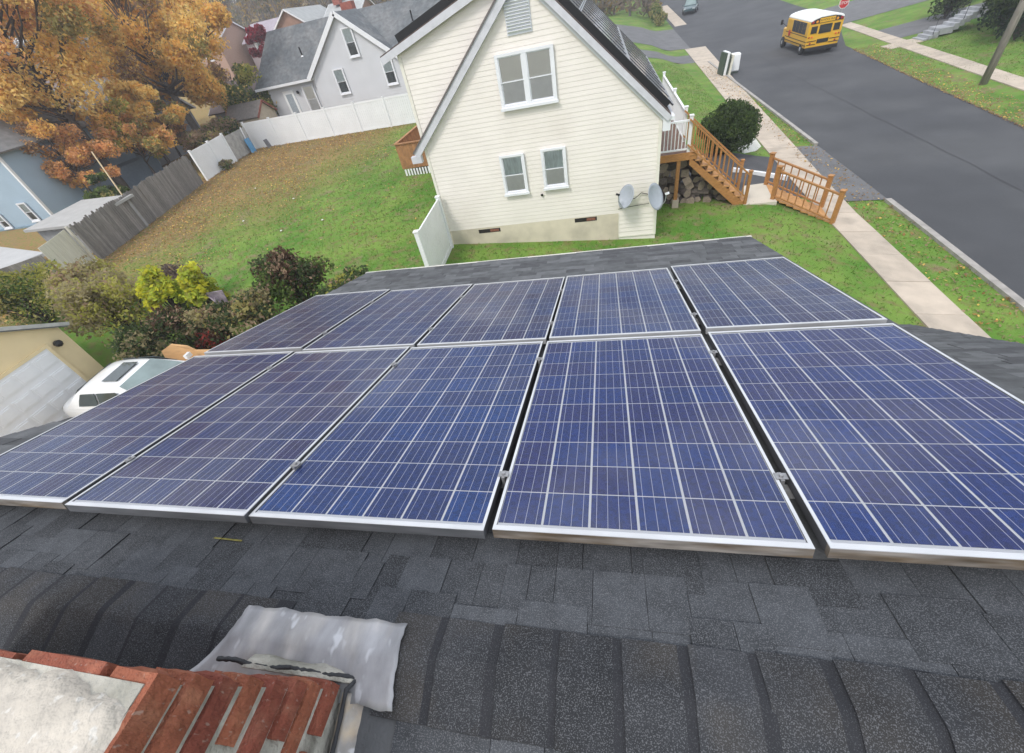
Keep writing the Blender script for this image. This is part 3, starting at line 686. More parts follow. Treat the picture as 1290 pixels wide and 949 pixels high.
# gutter on the street eave
b = MB(); zg_ = RZ+.02-(1.86-RX)*SF; b.box(1.84, 1.95, HY-OVH, HYB+.2, zg_-.10, zg_-.005); b.build('gutter', TRIM, nb)
b = MB(); b.box(1.66, 1.86, HY-.14, HY+.01, zg_-.36, zg_-.02); b.build('eave_return', TRIM, nb)
window(nb, -2.80, -1.20, HY-.05, -2.42, -1.15, 2, 'blind', .085)
window(nb, -3.15, -2.37, HY-.05, -4.80, -3.62, 1, 'curtain', .075)
window(nb, -1.85, -1.09, HY-.05, -4.76, -3.60, 1, 'curtain', .075)
# louvred attic vent
vx0, vx1, vz0, vz1 = -2.34, -1.72, -.80, .12
m = MB(); m.box(vx0-.02, vx1+.02, HY-.035, HY, vz0-.02, vz1+.02); vt = m.build('attic_vent', mat('vent_white', (.60, .62, .66), .5, var=.03), nb)
sm_ = MB().obox((0, 0, 0), (1, 0, 0), (0, .82, -.57), (0, .57, .82), (vx1-vx0)/2, .030, .004).build('s', WHITE); SLATM = sm_.data; bpy.data.objects.remove(sm_)
for k in range(14): rep(SLATM, 'slat', vt, Matrix.Translation(((vx0+vx1)/2, HY-.058, vz0+.05+k*.063)))
# basement vents, hose tap
for x0, x1, z0 in ((-4.36, -3.57, -6.02), (-.97, -.24, -5.99)):
    m = MB(); m.box(x0, x1, HY-.02, HY-.012, z0, z0+.13); v_ = m.build('basement_vent', mat('vent_hole', (.02, .018, .016), .8), nb)
    m = MB(); m.box((x0+x1)/2+.03, x1-.05, HY-.026, HY-.02, z0+.02, z0+.11); m.build('vent_grille', mat('vent_rust', (.22, .09, .06), .8, var=.4, scale=30), v_)
m = MB(); m.lathe([(.03, 0), (.03, .03), (.045, .035), (.02, .06), (.02, .1)], (-1.96, HY-.02, -4.94), 10, (0, -1, 0)); m.build('hose_tap', BLACK, nb)
# solar panels on its street slope: dark, seen edge-on
DARKP = mat('dark_solar_sheet', (.06, .063, .078), .3, var=.2, scale=1.2, spec=.6, coat=.9)
def dark_panel(px0, y0, sx, wd, ln, lift, sgn, lab, grp):
    nrm = Vector((SF if sgn > 0 else -SDm, 0, 1)).normalized(); dv = Vector((1, 0, -SF) if sgn > 0 else (-1, 0, -SDm)).normalized(); yv = Vector((0, 1, 0))
    c0 = Vector((px0, y0, RZ+.06-abs(px0-RX)*(SF if sgn > 0 else SDm)))+nrm*lift
    t = thing('dark_solar_panel', lab, 'solar panel', tuple(c0), grp)
    m = MB(); m.prism([c0, c0+dv*ln, c0+dv*ln+yv*wd, c0+yv*wd], nrm*-.03); m.build('sheet', DARKP, t)
    m = MB(); e = .03
    for a, b_ in (((0, 0), (ln, 0)), ((0, wd), (ln, wd)), ((0, 0), (0, wd)), ((ln, 0), (ln, wd))):
        p, q = c0+dv*a[0]+yv*a[1], c0+dv*b_[0]+yv*b_[1]; m.k = 1 if a[0] == b_[0] and sgn > 0 else 0; m.beam(p, q, .03 if m.k else .018, .05 if m.k else .022, nrm)
    m.build('frame', [mat('dark_frame', (.045, .046, .055), .4), mat('grey_frame', (.33, .34, .36), .4, var=.1)], t)
rows = [('ridge', -1.80), ('middle', -.58), ('gutter', .64)]
colw = 1.0
ORD = ['first', 'second', 'third', 'fourth', 'fifth', 'sixth', 'seventh', 'eighth', 'ninth']
for rname, px0 in rows:
    for k in range(9):
        lab = 'dark solar panel on the cream house, %s row, %s from the cream gable' % ({'ridge': 'ridge', 'middle': 'middle', 'gutter': 'gutter'}[rname], ORD[k])
        dark_panel(px0, HY+.18+k*1.02, 1, 1.0, 1.66, .15, 1, lab, 'solar panels in the %s row of the cream house' % rname)
for k in range(2): dark_panel(-2.35, HY+.2+k*1.02, 1, 1.0, 1.66, .17, -1, 'dark solar panel on the upper rear roof of the cream house, %s from the gable' % ORD[k], 'solar panels on the rear roof of the cream house')
for k in range(2): dark_panel(-3.98, HY+.2+k*1.02, 1, 1.0, 1.5, .17, -1, 'dark solar panel on the lower rear roof of the cream house, %s from the gable' % ORD[k], 'solar panels low on the rear roof of the cream house')
# black strips standing in for the dark shaded underside of each array
m = MB(); nr = Vector((SF, 0, 1)).normalized(); a = Vector((-1.8, HY+.10, RZ+.06-.15*SF)); b_ = Vector((1.74, HY+.10, RZ+.06-(1.74-RX)*SF))
m.prism([a, b_, b_+nr*.17, a+nr*.17], (0, .05, 0)); m.build('underside_shade', BLACK, nb)
m = MB(); nr2 = Vector((-SDm, 0, 1)).normalized(); a = Vector((-2.3, HY+.10, RZ+.06-.35*SDm)); b_ = Vector((-5.4, HY+.10, RZ+.06-(RX+5.4)*SDm))
m.prism([a, b_, b_+nr2*.2, a+nr2*.2], (0, .05, 0)); m.build('underside_shade', BLACK, nb)

# satellite dishes on the corner
DISH = mat('dish_grey', (.33, .36, .40), .45, var=.06); METAL = mat('galvanised_tube', (.38, .39, .40), .5, var=.15, metal=.4)
def dish(cx, cy, cz, rx, rz, ax, mount, lab, lnb):
    t = thing('satellite_dish', lab, 'satellite dish', mount)
    ax = Vector(ax).normalized(); a = Vector((0, 0, 1)).cross(ax).normalized(); b = ax.cross(a); c = Vector((cx, cy, cz)); m = MB(); n = 22; pr = []
    for side in (0, 1):
        for k in range(6):
            r = (k+.01)/5 if k else .001
            for j in range(n):
                th = 2*math.pi*j/n; dep = .09*(r*r-1)-(.012 if side else 0); m.v.append(tuple(c+a*(rx*r*math.cos(th))+b*(rz*r*math.sin(th))+ax*dep))
    for side in (0, 1):
        for k in range(5):
            for j in range(n):
                p = side*6*n+k*n+j; q = side*6*n+k*n+(j+1) % n; m.f.append((p, q, q+n, p+n) if side == 0 else (p, p+n, q+n, q)); m.m.append(0)
    for j in range(n): p, q = 5*n+j, 5*n+(j+1) % n; m.f.append((p, q, q+6*n, p+6*n)); m.m.append(0)
    m.build('reflector', DISH, t, smooth=True)
    m = MB(); back = c-ax*.1; mo = Vector(mount); m.tube([back, back-ax*.10, mo+Vector((0, -.10, .05)), mo], .02, 8); m.build('mount', METAL, t)
    m = MB(); m.tube([c-b*rz*.95-ax*.02, c-b*rz*.5+ax*.28, c+ax*.40], .012, 6); m.build('feed_arm', METAL, t)
    m = MB(); m.obox(c+ax*.42, ax, a, b, .05, .035, .03); m.build('receiver_head', BLACK if lnb else WHITE, t)
dish(.66, 13.28, -5.12, .27, .35, (-.55, -.62, .42), (.50, 13.78, -5.62), 'grey satellite dish on the house wall, the left one of the pair', True)
dish(1.54, 13.26, -5.22, .30, .40, (.62, -.60, .36), (1.50, 13.78, -5.55), 'grey satellite dish at the house corner by the firewood', False)
m = MB(); m.tube([(.70, 13.74, -5.40), (.95, 13.66, -5.36), (1.15, 13.74, -5.24), (1.35, 13.72, -5.30)], .012, 6); m.build('cable', BLACK, nb)
m = MB(); m.tube([(.45, 13.745, -5.68), (.9, 13.745, -5.63), (1.4, 13.745, -5.60)], .009, 6); m.build('cable', BLACK, nb)

# white porch rail, porch deck, stairs
PD = -4.97; PX, PY0, PY1 = 2.84, 16.12, 24.2
m = MB(); m.box(1.66, PX+.05, PY0, PY1, PD-.04, PD); pch = m.build('porch_floor', mat('brown_porch_boards', (.20, .12, .09), .7, var=.2, scale=8), nb)
m = MB(); m.box(1.66, PX+.3, PY0-.03, PY0+.008, PD-.24, PD-.002); m.box(PX+.02, PX+.06, PY0+.01, PY1, PD-.24, PD-.045); m.build('rim_board', WOOD, pch)
m = MB(); m.box(2.50, 2.62, PY0, PY0+.12, -6.55, PD-.24); m.build('post', WOOD, pch)
m = MB(); m.box(2.46, 2.68, PY0-.04, PY0+.18, -7.0, -6.552); m.build('footing', CONC, pch)
def railing(name, a, b, h, parent, material, n, pw=.09, posts=(1, 1), bal=.028, base=.09):
    a, b = Vector(a), Vector(b); up = Vector((0, 0, 1)); d = (b-a)
    r = MB(); r.beam(a+up*(h-.03), b+up*(h-.03), .075, .05); r = r.build(name, material, parent); q = MB(); q.beam(a+up*base, b+up*base, .05, .045); q.build('lower_rail', material, r)
    dd = d.normalized(); sd = Vector((dd.y, -dd.x, 0)).normalized(); fd = Vector((dd.x, dd.y, 0)).normalized()
    bmm = MB().obox((0, 0, (h-.055-base-.02)/2), fd, sd, up, bal/2, bal/2, (h-.055-base-.02)/2).build('x', material); me = bmm.data; bpy.data.objects.remove(bmm)
    for k in range(n):
        p = a+d*((k+1)/(n+1))+up*(base+.02); rep(me, 'baluster', r, Matrix.Translation(p))
    for k, on in enumerate(posts):
        if on:
            p = a if k == 0 else b
            q = MB(); q.obox(p+up*((h+.1)/2-.1), fd, sd, up, pw/2, pw/2, (h+.1)/2+.1); q.obox(p+up*(h+.115), fd, sd, up, pw*.68, pw*.68, .016); q.build('post', material, r)
    return r
railing('porch_railing', (1.70, PY0+.06, PD), (PX, PY0+.06, PD), .98, nb, WHITE, 9, .1, (0, 1))
railing('porch_railing', (PX, PY0+1.25, PD), (PX, PY1, PD), .98, nb, WHITE, 36, .1, (1, 1))
railing('porch_railing', (PX, 20.4, PD), (PX, 20.6, PD), .98, nb, WHITE, 0, .1, (1, 0))
# porch chair glimpsed behind the rail is too vague to build; the stairs are clear
SX0, SX1, SZ0, SZ1, SY0, SY1 = 2.90, 4.93, PD, -6.97, 16.08, 17.18
n = 10
st = MB()
for yy in (SY0, SY1-.045):
    st.prism([(SX0, yy, SZ0-.16), (SX1+.05, yy, SZ1+.0), (SX1+.05, yy, SZ1-.1), (SX1-.25, yy, SZ1-.1), (SX0, yy, SZ0-.40)], (0, .045, 0))
stairs = st.build('stairs', WOOD, nb)
for k in range(n):
    x = SX0+(SX1-SX0)*k/n; z = SZ0-(SZ0-SZ1)*(k+.35)/n; m = MB(); m.box(x-.02, x+.235, SY0-.01, SY1-.03, z-.035, z); m.box(x+.2, x+.215, SY0+.0, SY1-.05, z-.17, z-.0355); m.build('tread', mat('tread_wood', (.46, .235, .085), .6, var=.25, scale=9, rnd=.15), stairs)
for yy in (SY0-.03, SY1+.03):
    railing('stair_railing', (SX0-.12, yy, SZ0+.12), (SX1, yy, SZ1+.12), .92, stairs, WOOD, 13, .09, (0, 1), .034, .14)
# rear deck of the house
m = MB(); m.box(-10.2, -5.6, 21.9, 26.3, -5.55, -5.42); dk = thing('wooden_deck', 'low brown wooden deck behind the cream house, railed with boards', 'deck', (-8, 24, zgf(-8, 24))); m.build('floor', WOOD, dk)
dz = -5.42; BW = mat('deck_boards', (.34, .17, .075), .7, var=.25, scale=5, rnd=.12)
for (a, b_) in (((-10.2, 21.9), (-5.6, 21.9)), ((-10.2, 21.92), (-10.2, 26.3))):
    d = Vector((b_[0]-a[0], b_[1]-a[1], 0)); L_ = d.length; d.normalize(); sd = Vector((d.y, -d.x, 0)); k = 0
    bo = MB().obox((0, 0, 0), d, sd, (0, 0, 1), .066, .012, .56).build('b', BW); me = bo.data; bpy.data.objects.remove(bo)
    while k*.145 < L_-.1:
        p = Vector((a[0], a[1], dz+.28))+d*(k*.145+.07); rep(me, 'board', dk, Matrix.Translation(p)); k += 1
    m = MB(); m.beam(Vector((*a, dz+.89)), Vector((*b_, dz+.89)), .14, .04); m.build('top_rail', BW, dk)
m = MB()
for x in np.arange(-10.1, -5.6, .16): m.box(x, x+.09, 21.86, 21.885, -6.1, -5.73)
tag(m.build('lattice', WHITE, dk), kind='stuff')

# vinyl fence panel running from the house corner towards us
def vinyl_panel(root, a, b, h, first=True, last=True):
    a, b = Vector(a), Vector(b); up = Vector((0, 0, 1)); d = (b-a); L_ = d.length; d.normalize(); sd = Vector((d.y, -d.x, 0)).normalized()
    m = MB(); nb_ = max(2, int(L_/.16))
    for k in range(nb_):
        p = a+(b-a)*((k+.5)/nb_); m.obox(p+up*(h/2-.02), (b-a).normalized(), sd, up, L_/nb_/2-.004, .012, h/2-.08)
    m.beam(a+up*(h-.07), b+up*(h-.07), .05, .12); m.beam(a+up*.1, b+up*.1, .05, .14); m.build('panel', WHITE, root)
    for on, p in ((first, a), (last, b)):
        if on:
            m = MB(); m.obox(p+up*(h/2), d, sd, up, .064, .064, h/2+.04); m.obox(p+up*(h+.055), d, sd, up, .08, .08, .018); m.build('post', WHITE, root)
fc = thing('vinyl_fence', 'short white vinyl fence panel at the corner of the cream house', 'fence', (-5.5, 12.3, zgf(-5.5, 12.3)))
vinyl_panel(fc, (-5.42, 13.55, -6.36), (-5.30, 10.9, -6.36), 1.8)

# firewood: split and round logs stacked under the porch and stairs
BARK = mat('log_bark', (.13, .108, .095), .95, var=.4, scale=14, bump=.6, bscale=40, rnd=.25)
ENDW = mat('log_end', (.27, .215, .17), .9, var=.25, scale=20, rnd=.15)
def log_mesh(n, seed):
    random.seed(seed); m = MB(); R = [1+random.uniform(-.16, .16) for _ in range(n)]; L_ = .5
    for k in range(3):
        for j in range(n):
            t = 2*math.pi*j/n; r = R[j]*(1+random.uniform(-.05, .05)); m.v.append((r*math.cos(t), (k-1)*L_*2.4, r*math.sin(t)))
    for k in range(2):
        for j in range(n): a, b = k*n+j, k*n+(j+1) % n; m.f.append((a, b, b+n, a+n)); m.m.append(0)
    m.f.append(tuple(range(n))); m.f.append(tuple(2*n+n-1-j for j in range(n))); m.m += [1, 1]
    o = m.build('l', [BARK, ENDW]); me = o.data; bpy.data.objects.remove(o); return me
LOGS = [log_mesh(n, s) for n, s in ((9, 1), (8, 2), (6, 3), (5, 4), (10, 5), (4, 6))]
random.seed(11)
x = 1.86; rows_ = 0
zb_ = lambda x: -6.93-.01*x
cnt = 0
for layer in range(7):
    x = 1.80+(.12 if layer % 2 else 0); lim = 4.5-layer*.30
    while x < lim:
        r = random.uniform(.12, .185); y = 16.72+random.uniform(-.1, .06)+layer*.03
        if True:
            o = bpy.data.objects.new('firewood_log', random.choice(LOGS)); col.objects.link(o)
            o.location = (x+r, y, zb_(x)+.15+layer*.25+random.uniform(-.015, .03)); o.scale = (r, .18 if random.random() < .8 else .21, r); o.rotation_euler = (random.uniform(-.15, .15), random.uniform(0, 6), random.uniform(-.45, .45) if random.random() < .8 else 1.2)
            tag(o, 'grey weathered firewood log in the pile under the porch stairs', 'log', 'firewood under the porch'); cnt += 1
        x += r*2.0

# concrete landing and the railed wooden steps down to the sidewalk
m = MB(); q = [(5.28, 17.7), (4.88, 16.0), (5.95, 15.95), (6.15, 17.75)]; m.prism([(x, y, -6.94) for x, y in q], (0, 0, -.35)); tag(m.build('landing', mat('pale_concrete', (.55, .50, .42), .9, var=.08, scale=2, bump=.15)), kind='structure')
ws = thing('wooden_steps', 'stained wooden steps with two railings, leading down to the sidewalk', 'steps', (6.6, 16, -7.2))
pa, pb_, pc, pd_ = Vector((5.88, 16.22, -6.98)), Vector((7.34, 14.75, -7.42)), Vector((6.02, 17.6, -6.98)), Vector((7.46, 16.05, -7.42))
railing('railing', pa, pb_, 1.02, ws, WOOD, 7, .12, (1, 1), .03, .16)
railing('railing', pc, pd_, 1.02, ws, WOOD, 7, .12, (1, 1), .03, .16)
for k in range(8):
    t0, t1 = k/8, (k+1)/8-.012; z = -6.93-.055*k; m = MB()
    m.prism([(*(pa+(pb_-pa)*t0).xy, z), (*(pa+(pb_-pa)*t1).xy, z), (*(pc+(pd_-pc)*t1).xy, z), (*(pc+(pd_-pc)*t0).xy, z)], (0, 0, -.05)); m.build('tread', MATS['tread_wood'], ws)
# long white board edging the drive, low white wall by the bush
m = MB(); m.prism([(5.2, 19.3, -7.05), (7.15, 18.75, -7.45), (7.15, 18.75, -7.18), (5.2, 19.3, -6.8)], (.03, .14, 0)); tag(m.build('edging_board', WHITE), 'long white edging board lying along the driveway behind the steps', 'board')
m = MB(); m.prism([(6.2, 20.9, -7.5), (7.0, 22.3, -7.52), (7.55, 23.6, -7.55), (7.0, 24.2, -6.85), (6.5, 23.6, -6.8)], (-.25, .12, 0))
tag(m.build('low_wall', mat('painted_block', (.62, .62, .56), .8, var=.1, scale=3)), 'low pale wall sloping beside the round bush and driveway', 'wall')
# ================================================================ vegetation
random.seed(21)
def leaf(name, c, rnd=0.0):
    if name in MATS: return MATS[name]
    m = mat(name, c, .8, var=.35, scale=1.7, spec=.15); n = m.node_tree; p = n.nodes['Principled BSDF']; o = n.nodes['Material Output']
    tl = n.nodes.new('ShaderNodeBsdfTranslucent'); src = p.inputs['Base Color'].links[0].from_socket; n.links.new(src, tl.inputs[0])
    mx_ = n.nodes.new('ShaderNodeMixShader'); mx_.inputs[0].default_value = .5; n.links.new(p.outputs[0], mx_.inputs[1]); n.links.new(tl.outputs[0], mx_.inputs[2]); n.links.new(mx_.outputs[0], o.inputs['Surface']); return m
def leaves(clumps, size, nm, weights=None, flat=.0, jitter=.35, fill=.55):
    """many small leaf faces spread through ellipsoid clumps; returns V,F,mi"""
    Vs, Ms = [], []
    for (c, r, n) in clumps:
        d = RNG.normal(size=(n, 3)); d /= np.linalg.norm(d, axis=1, keepdims=True)
        rad = RNG.random(n)**fill; wob = 1+.25*np.sin(d[:, :1]*5+c[0])*np.cos(d[:, 1:2]*4+c[1])
        p = np.array(c)+d*rad[:, None]*np.array(r)*wob
        a = RNG.normal(size=(n, 3)); a[:, 2] *= (1-flat); a /= np.linalg.norm(a, axis=1, keepdims=True)
        b = np.cross(a, RNG.normal(size=(n, 3))); b /= np.linalg.norm(b, axis=1, keepdims=True)
        s = size*(.6+.8*RNG.random((n, 1)))
        q = np.stack([p-a*s, p-b*s*.55, p+a*s, p+b*s*.55], 1); Vs.append(q.reshape(-1, 3))
        base = RNG.choice(nm, p=weights) if weights is not None else RNG.integers(nm)
        m_ = np.where(RNG.random(n) < .6, base, RNG.choice(nm, size=n, p=weights)); Ms.append(m_)
    Vv = np.concatenate(Vs); F = np.arange(len(Vv)).reshape(-1, 4); return Vv, F, np.concatenate(Ms)
BARKT = mat('tree_bark', (.075, .06, .05), .95, var=.4, scale=7, bump=.8, bscale=20, stretch=(2, 2, .6))
BARKG = mat('grey_bark', (.17, .15, .135), .95, var=.35, scale=6, bump=.6, bscale=20, stretch=(2, 2, .6))
def tree(name, label, base, h, clumps, size, mats, weights, tr, bark=BARKT, lean=(0, 0), group=None, fork=.35, cat='tree'):
    t = thing(name, label, cat, base, group)
    b = Vector(base); top = b+Vector((lean[0], lean[1], h)); m = MB()
    pts = [b+(top-b)*s+Vector((noise2(s*2, b.x)*.25*s, noise2(s*2, b.y)*.25*s, 0)) for s in np.linspace(0, 1, 9)]
    m.tube([pts[0]-Vector((0, 0, .3))]+pts, [tr*1.35]+[tr*(1-.86*s) for s in np.linspace(0, 1, 9)], 9)
    for (c, r, n) in clumps:
        s = min(.95, max(fork, (c[2]-b.z)/h*.7)); p = b+(top-b)*s; c = Vector(c); md = (p+c)/2+Vector((0, 0, -.15*(c-p).length+.3))
        rr = tr*(1-.86*s)*.55; m.tube([p, md, c], [rr, rr*.6, rr*.2], 6)
        for _ in range(3):
            e = c+Vector([random.uniform(-.9, .9)*r[k] for k in range(3)]); q = md+(c-md)*random.uniform(.2, .9); m.tube([q, (q+e)/2+Vector((0, 0, .15)), e], [rr*.4, rr*.25, rr*.08], 5)
    m.build('trunk', bark, t, smooth=True)
    Vv, F, mi = leaves(clumps, size, len(mats), weights)
    np_obj('crown', np_mesh('crown', Vv-np.array(base), F, mats, mi), t); return t
def clumpy(cx, cy, cz, rx, ry, rz, k, n, rs=(.28, .5)):
    out_ = []
    for _ in range(k):
        while True:
            d = Vector([random.uniform(-1, 1) for _ in range(3)])
            if .25 < d.length < 1: break
        r = random.uniform(*rs); out_.append(((cx+d.x*rx, cy+d.y*ry, cz+d.z*rz), (rx*r, ry*r, rz*r*.85), n))
    return out_
OR1, OR2, OR3, OR4 = leaf('leaf_amber', (.88, .58, .17)), leaf('leaf_gold', (.90, .68, .26)), leaf('leaf_rust', (.74, .42, .19)), leaf('leaf_olive', (.42, .37, .14))
GR1, GR2, GR3, GR4 = leaf('leaf_green', (.13, .19, .05)), leaf('leaf_dark_green', (.085, .12, .05)), leaf('leaf_yellow_green', (.40, .39, .09)), leaf('leaf_dun', (.36, .31, .17))
BR1, BR2, RD1 = leaf('leaf_brown', (.40, .28, .19)), leaf('leaf_tan', (.34, .26, .15)), leaf('leaf_crimson', (.32, .03, .05))
YL1, YL2 = leaf('leaf_bright_yellow', (.62, .60, .06)), leaf('leaf_yellow_lime', (.44, .52, .07))
ORM, ORW = [OR1, OR2, OR3, OR4, BR1], [.36, .36, .12, .10, .06]
tree('orange_tree', 'big orange autumn tree with the darkest leaning trunk, behind the wooden fence', (-33.2, 26, zgf(-33.2, 26)), 13, clumpy(-36, 27, 4.6, 8.0, 5.0, 5.6, 58, 1350, (.15, .28)), .115, ORM, ORW, .30, lean=(-1.0, .5))
tree('orange_tree', 'tall amber tree behind the white fence section, grey trunk showing above the fence', (-33.8, 35.6, zgf(-33.8, 35.6)), 12, clumpy(-33.2, 36.5, 3.0, 6.2, 4.5, 5.9, 54, 1200, (.15, .26)), .115, ORM, ORW, .34, BARKG, lean=(-1.6, 1.0))
tree('orange_tree', 'amber tree farther back, filling the top left between the two nearer trunks', (-43, 44, zgf(-43, 44)), 14, clumpy(-44, 45, 5.4, 10, 5, 7.0, 44, 1400, (.2, .36)), .14, ORM, ORW, .4, lean=(0, 0))
tree('rust_tree', 'small rust-orange tree beside the light blue house', (-33.9, 24.2, zgf(-33.9, 24.2)), 4.2, clumpy(-34.0, 24.6, -2.6, 3.6, 1.3, 1.9, 32, 620, (.2, .36)), .085, [OR3, OR1, BR1], [.6, .25, .15], .12)
tree('rust_tree', 'slender tree of orange-brown leaves between the blue house and the dark trunk', (-31.8, 27.6, zgf(-31.8, 27.6)), 4.0, clumpy(-31.6, 27.8, -2.4, 2.6, 1.2, 1.8, 26, 520, (.2, .36)), .09, [OR1, OR3, OR4, GR3], [.4, .3, .15, .15], .10)
tree('rust_tree', 'loose rusty-leaved tree behind the white fence end, under the amber crown', (-33.5, 32.2, zgf(-33.5, 32.2)), 3.8, clumpy(-33.6, 32.4, -2.9, 2.6, 1.2, 1.6, 24, 480, (.2, .36)), .10, [OR3, BR1, OR4, GR1], [.4, .3, .2, .1], .10)
tree('orange_tree', 'brownish-orange crown at the left edge, spreading above the light blue house', (-38.6, 31.0, zgf(-38.6, 31.0)), 5.6, clumpy(-38.2, 26.2, -.4, 5.2, 1.8, 1.9, 40, 900, (.16, .30)), .10, ORM, ORW, .22)
tree('orange_tree', 'low gold and rust crown filling the gap between the two nearer trunks', (-32.6, 30.0, zgf(-32.6, 30.0)), 4.2, clumpy(-32.6, 30.0, -1.6, 3.4, 1.6, 1.9, 34, 800, (.16, .30)), .10, ORM, ORW, .16)
tree('green_shrub', 'dark green shrub looking over the wooden fence beside the dark trunk', (-30.6, 22.6, zgf(-30.6, 22.6)), 1.6, clumpy(-30.8, 22.8, -4.5, 1.2, .9, .9, 10, 260), .12, [GR1, GR2, OR4], [.5, .3, .2], .06, cat='shrub')
tree('olive_tree', 'olive-green leafy tree by the white fence corner, below the amber crown', (-30.4, 38.5, zgf(-30.4, 38.5)), 4.6, clumpy(-30.0, 38.6, -2.4, 2.6, 1.8, 1.9, 18, 420), .12, [GR1, OR4, GR3, OR2, GR2], [.25, .3, .2, .15, .1], .16)
tree('red_tree', 'small crimson tree beside the far end of the grey-roofed house', (-41.2, 60, zgf(-41.2, 60)), 6, clumpy(-41, 60, .9, 1.7, 1.5, 1.5, 12, 260), .2, [RD1, leaf('leaf_wine', (.20, .03, .04))], [.6, .4], .15)
def shrub(label, x, y, z0, rx, ry, rz, mats, w, n=220, k=14, size=.075, name='shrub', group=None, cat='shrub'):
    b = (x, y, z0); t = thing(name, label, cat, b, group); m = MB()
    cl = [((x, y, z0+rz*.9), (rx*.8, ry*.8, rz*.9), n*3)]
    for _ in range(k):
        a = random.uniform(0, 6.28); e = random.uniform(.1, 1.0); cl.append(((x+rx*.72*math.cos(a)*e, y+ry*.72*math.sin(a)*e, z0+rz*(1.15+.75*math.sqrt(max(0, 1-e*e)))*random.uniform(.72, 1.0)), (rx*.36, ry*.36, rz*.34), n))
    for c, r, _ in cl: m.tube([b, ((b[0]+c[0])/2, (b[1]+c[1])/2, z0+(c[2]-z0)*.6), c], [.03, .02, .008], 5)
    m.build('stems', BARKT, t); Vv, F, mi = leaves(cl, size, len(mats), w); np_obj('foliage', np_mesh('foliage', Vv-np.array(b), F, mats, mi), t); return t
Z = zgf
SH = lambda lab, x, y, rx, ry, rz, m, w_, n=330, k=16, size=.06: shrub(lab, x, y, Z(x, y), rx, ry, rz, m, w_, n, k, size)
MRN, GBR = leaf('leaf_maroon', (.125, .075, .05)), leaf('leaf_grey_brown', (.17, .13, .115))
SH('dark reddish-brown rounded shrub on the lawn edge behind the panels', -9.2, 9.9, 1.25, 1.0, 1.0, [GR2, MRN, GR1, BR1], [.30, .35, .15, .2], 420)
SH('low dark green shrub in front of the roof corner, right of the reddish one', -7.1, 9.4, 1.15, .9, .72, [GR2, GR1, BR1, GR3], [.4, .35, .15, .1])
SH('olive and brown tangled shrub between the yellow plant and the reddish shrub', -9.9, 8.6, 1.1, .85, .7, [OR4, GR2, BR1, GR4], [.3, .3, .2, .2])
SH('dark green tangled bush behind the white car', -12.3, 8.3, 1.6, 1.0, .72, [GR2, GR1, BR1, MRN], [.55, .2, .15, .1])
SH('wispy dun-green bush against the garage, left of the dark bush', -15.2, 8.9, 1.9, 1.2, 1.15, [GR4, OR4, GR3, BR1], [.4, .25, .2, .15], 420)
SH('yellow-green bush above the garage roof, farthest left of the hedge', -20.6, 10.0, 2.6, 1.5, 1.1, [GR3, GR1, OR4, GR2], [.4, .2, .25, .15], 480)
SH('dun bush with yellowing leaves at the end of the wooden fence', -17.6, 10.2, 1.9, 1.3, 1.05, [GR4, GR3, BR1, OR4], [.35, .25, .2, .2], 420)
SH('bare grey-brown twiggy shrub left of the yellow plant', -14.2, 10.6, 1.2, .8, .75, [GBR, BR1, GR4], [.6, .25, .15], 160)
SH('low red-leaved plant below the scrap of purple sheeting', -11.3, 8.05, .6, .45, .5, [MRN, leaf('leaf_red', (.28, .05, .04)), GR2], [.4, .3, .3], 130, 7)
SH('low green weeds beside the tan board at the hedge foot', -9.4, 8.0, 1.2, .6, .55, [GR1, GR4, BR1], [.4, .35, .25], 200, 10)
SH('small dark bush in the gap between the garage and the white car', -13.6, 7.75, 1.2, .75, .72, [GR2, GR4, GR1], [.5, .3, .2], 300, 11)
SH('tangled olive weeds filling the foot of the hedge behind the tan board', -10.9, 8.3, 1.5, .6, .7, [OR4, GR2, GR4, BR1], [.3, .3, .25, .15], 300, 12)
def frond_plant(label, x, y, z0, rx, rz, k):
    """a plant of drooping yellow leaves held in tiers"""
    t = thing('yellow_plant', label, 'plant', (x, y, z0)); m = MB(); cl = []
    for q in range(k):
        a = random.uniform(0, 6.28); e = random.random()**.6; c = (x+rx*.75*e*math.cos(a), y+rx*.6*e*math.sin(a), z0+rz*(1.12-.62*e*e)+random.uniform(-.08, .06)); cl.append((c, (rx*.34, rx*.30, rz*.13), 130))
        m.tube([(x, y, z0), ((x+c[0])/2, (y+c[1])/2, c[2]), c], [.02, .015, .006], 5)
    m.build('stem', BARKT, t); Vv, F, mi = leaves(cl, .075, 3, [.5, .35, .15], flat=.5); np_obj('foliage', np_mesh('foliage', Vv-np.array((x, y, z0)), F, [YL1, YL2, GR3], mi), t)
frond_plant('bright yellow leafy plant in the hedge, the larger left one of two', -12.75, 8.8, Z(-12.75, 8.8), .76, 2.0, 26)
frond_plant('bright yellow leafy plant in the hedge, the smaller right one of two', -11.45, 8.9, Z(-11.45, 8.9), .62, 1.95, 18)
SH('brown bramble clump behind the white fence section', -29.2, 30.6, 1.7, 1.6, 1.1, [BR1, OR4, GR4, GR2], [.35, .25, .25, .15], 300, 12, .09)
SH('olive bramble thicket behind the grey fence panel', -30.2, 34.0, 2.0, 1.8, 1.1, [OR4, GR1, BR1, GR2], [.35, .25, .25, .15], 300, 12, .09)
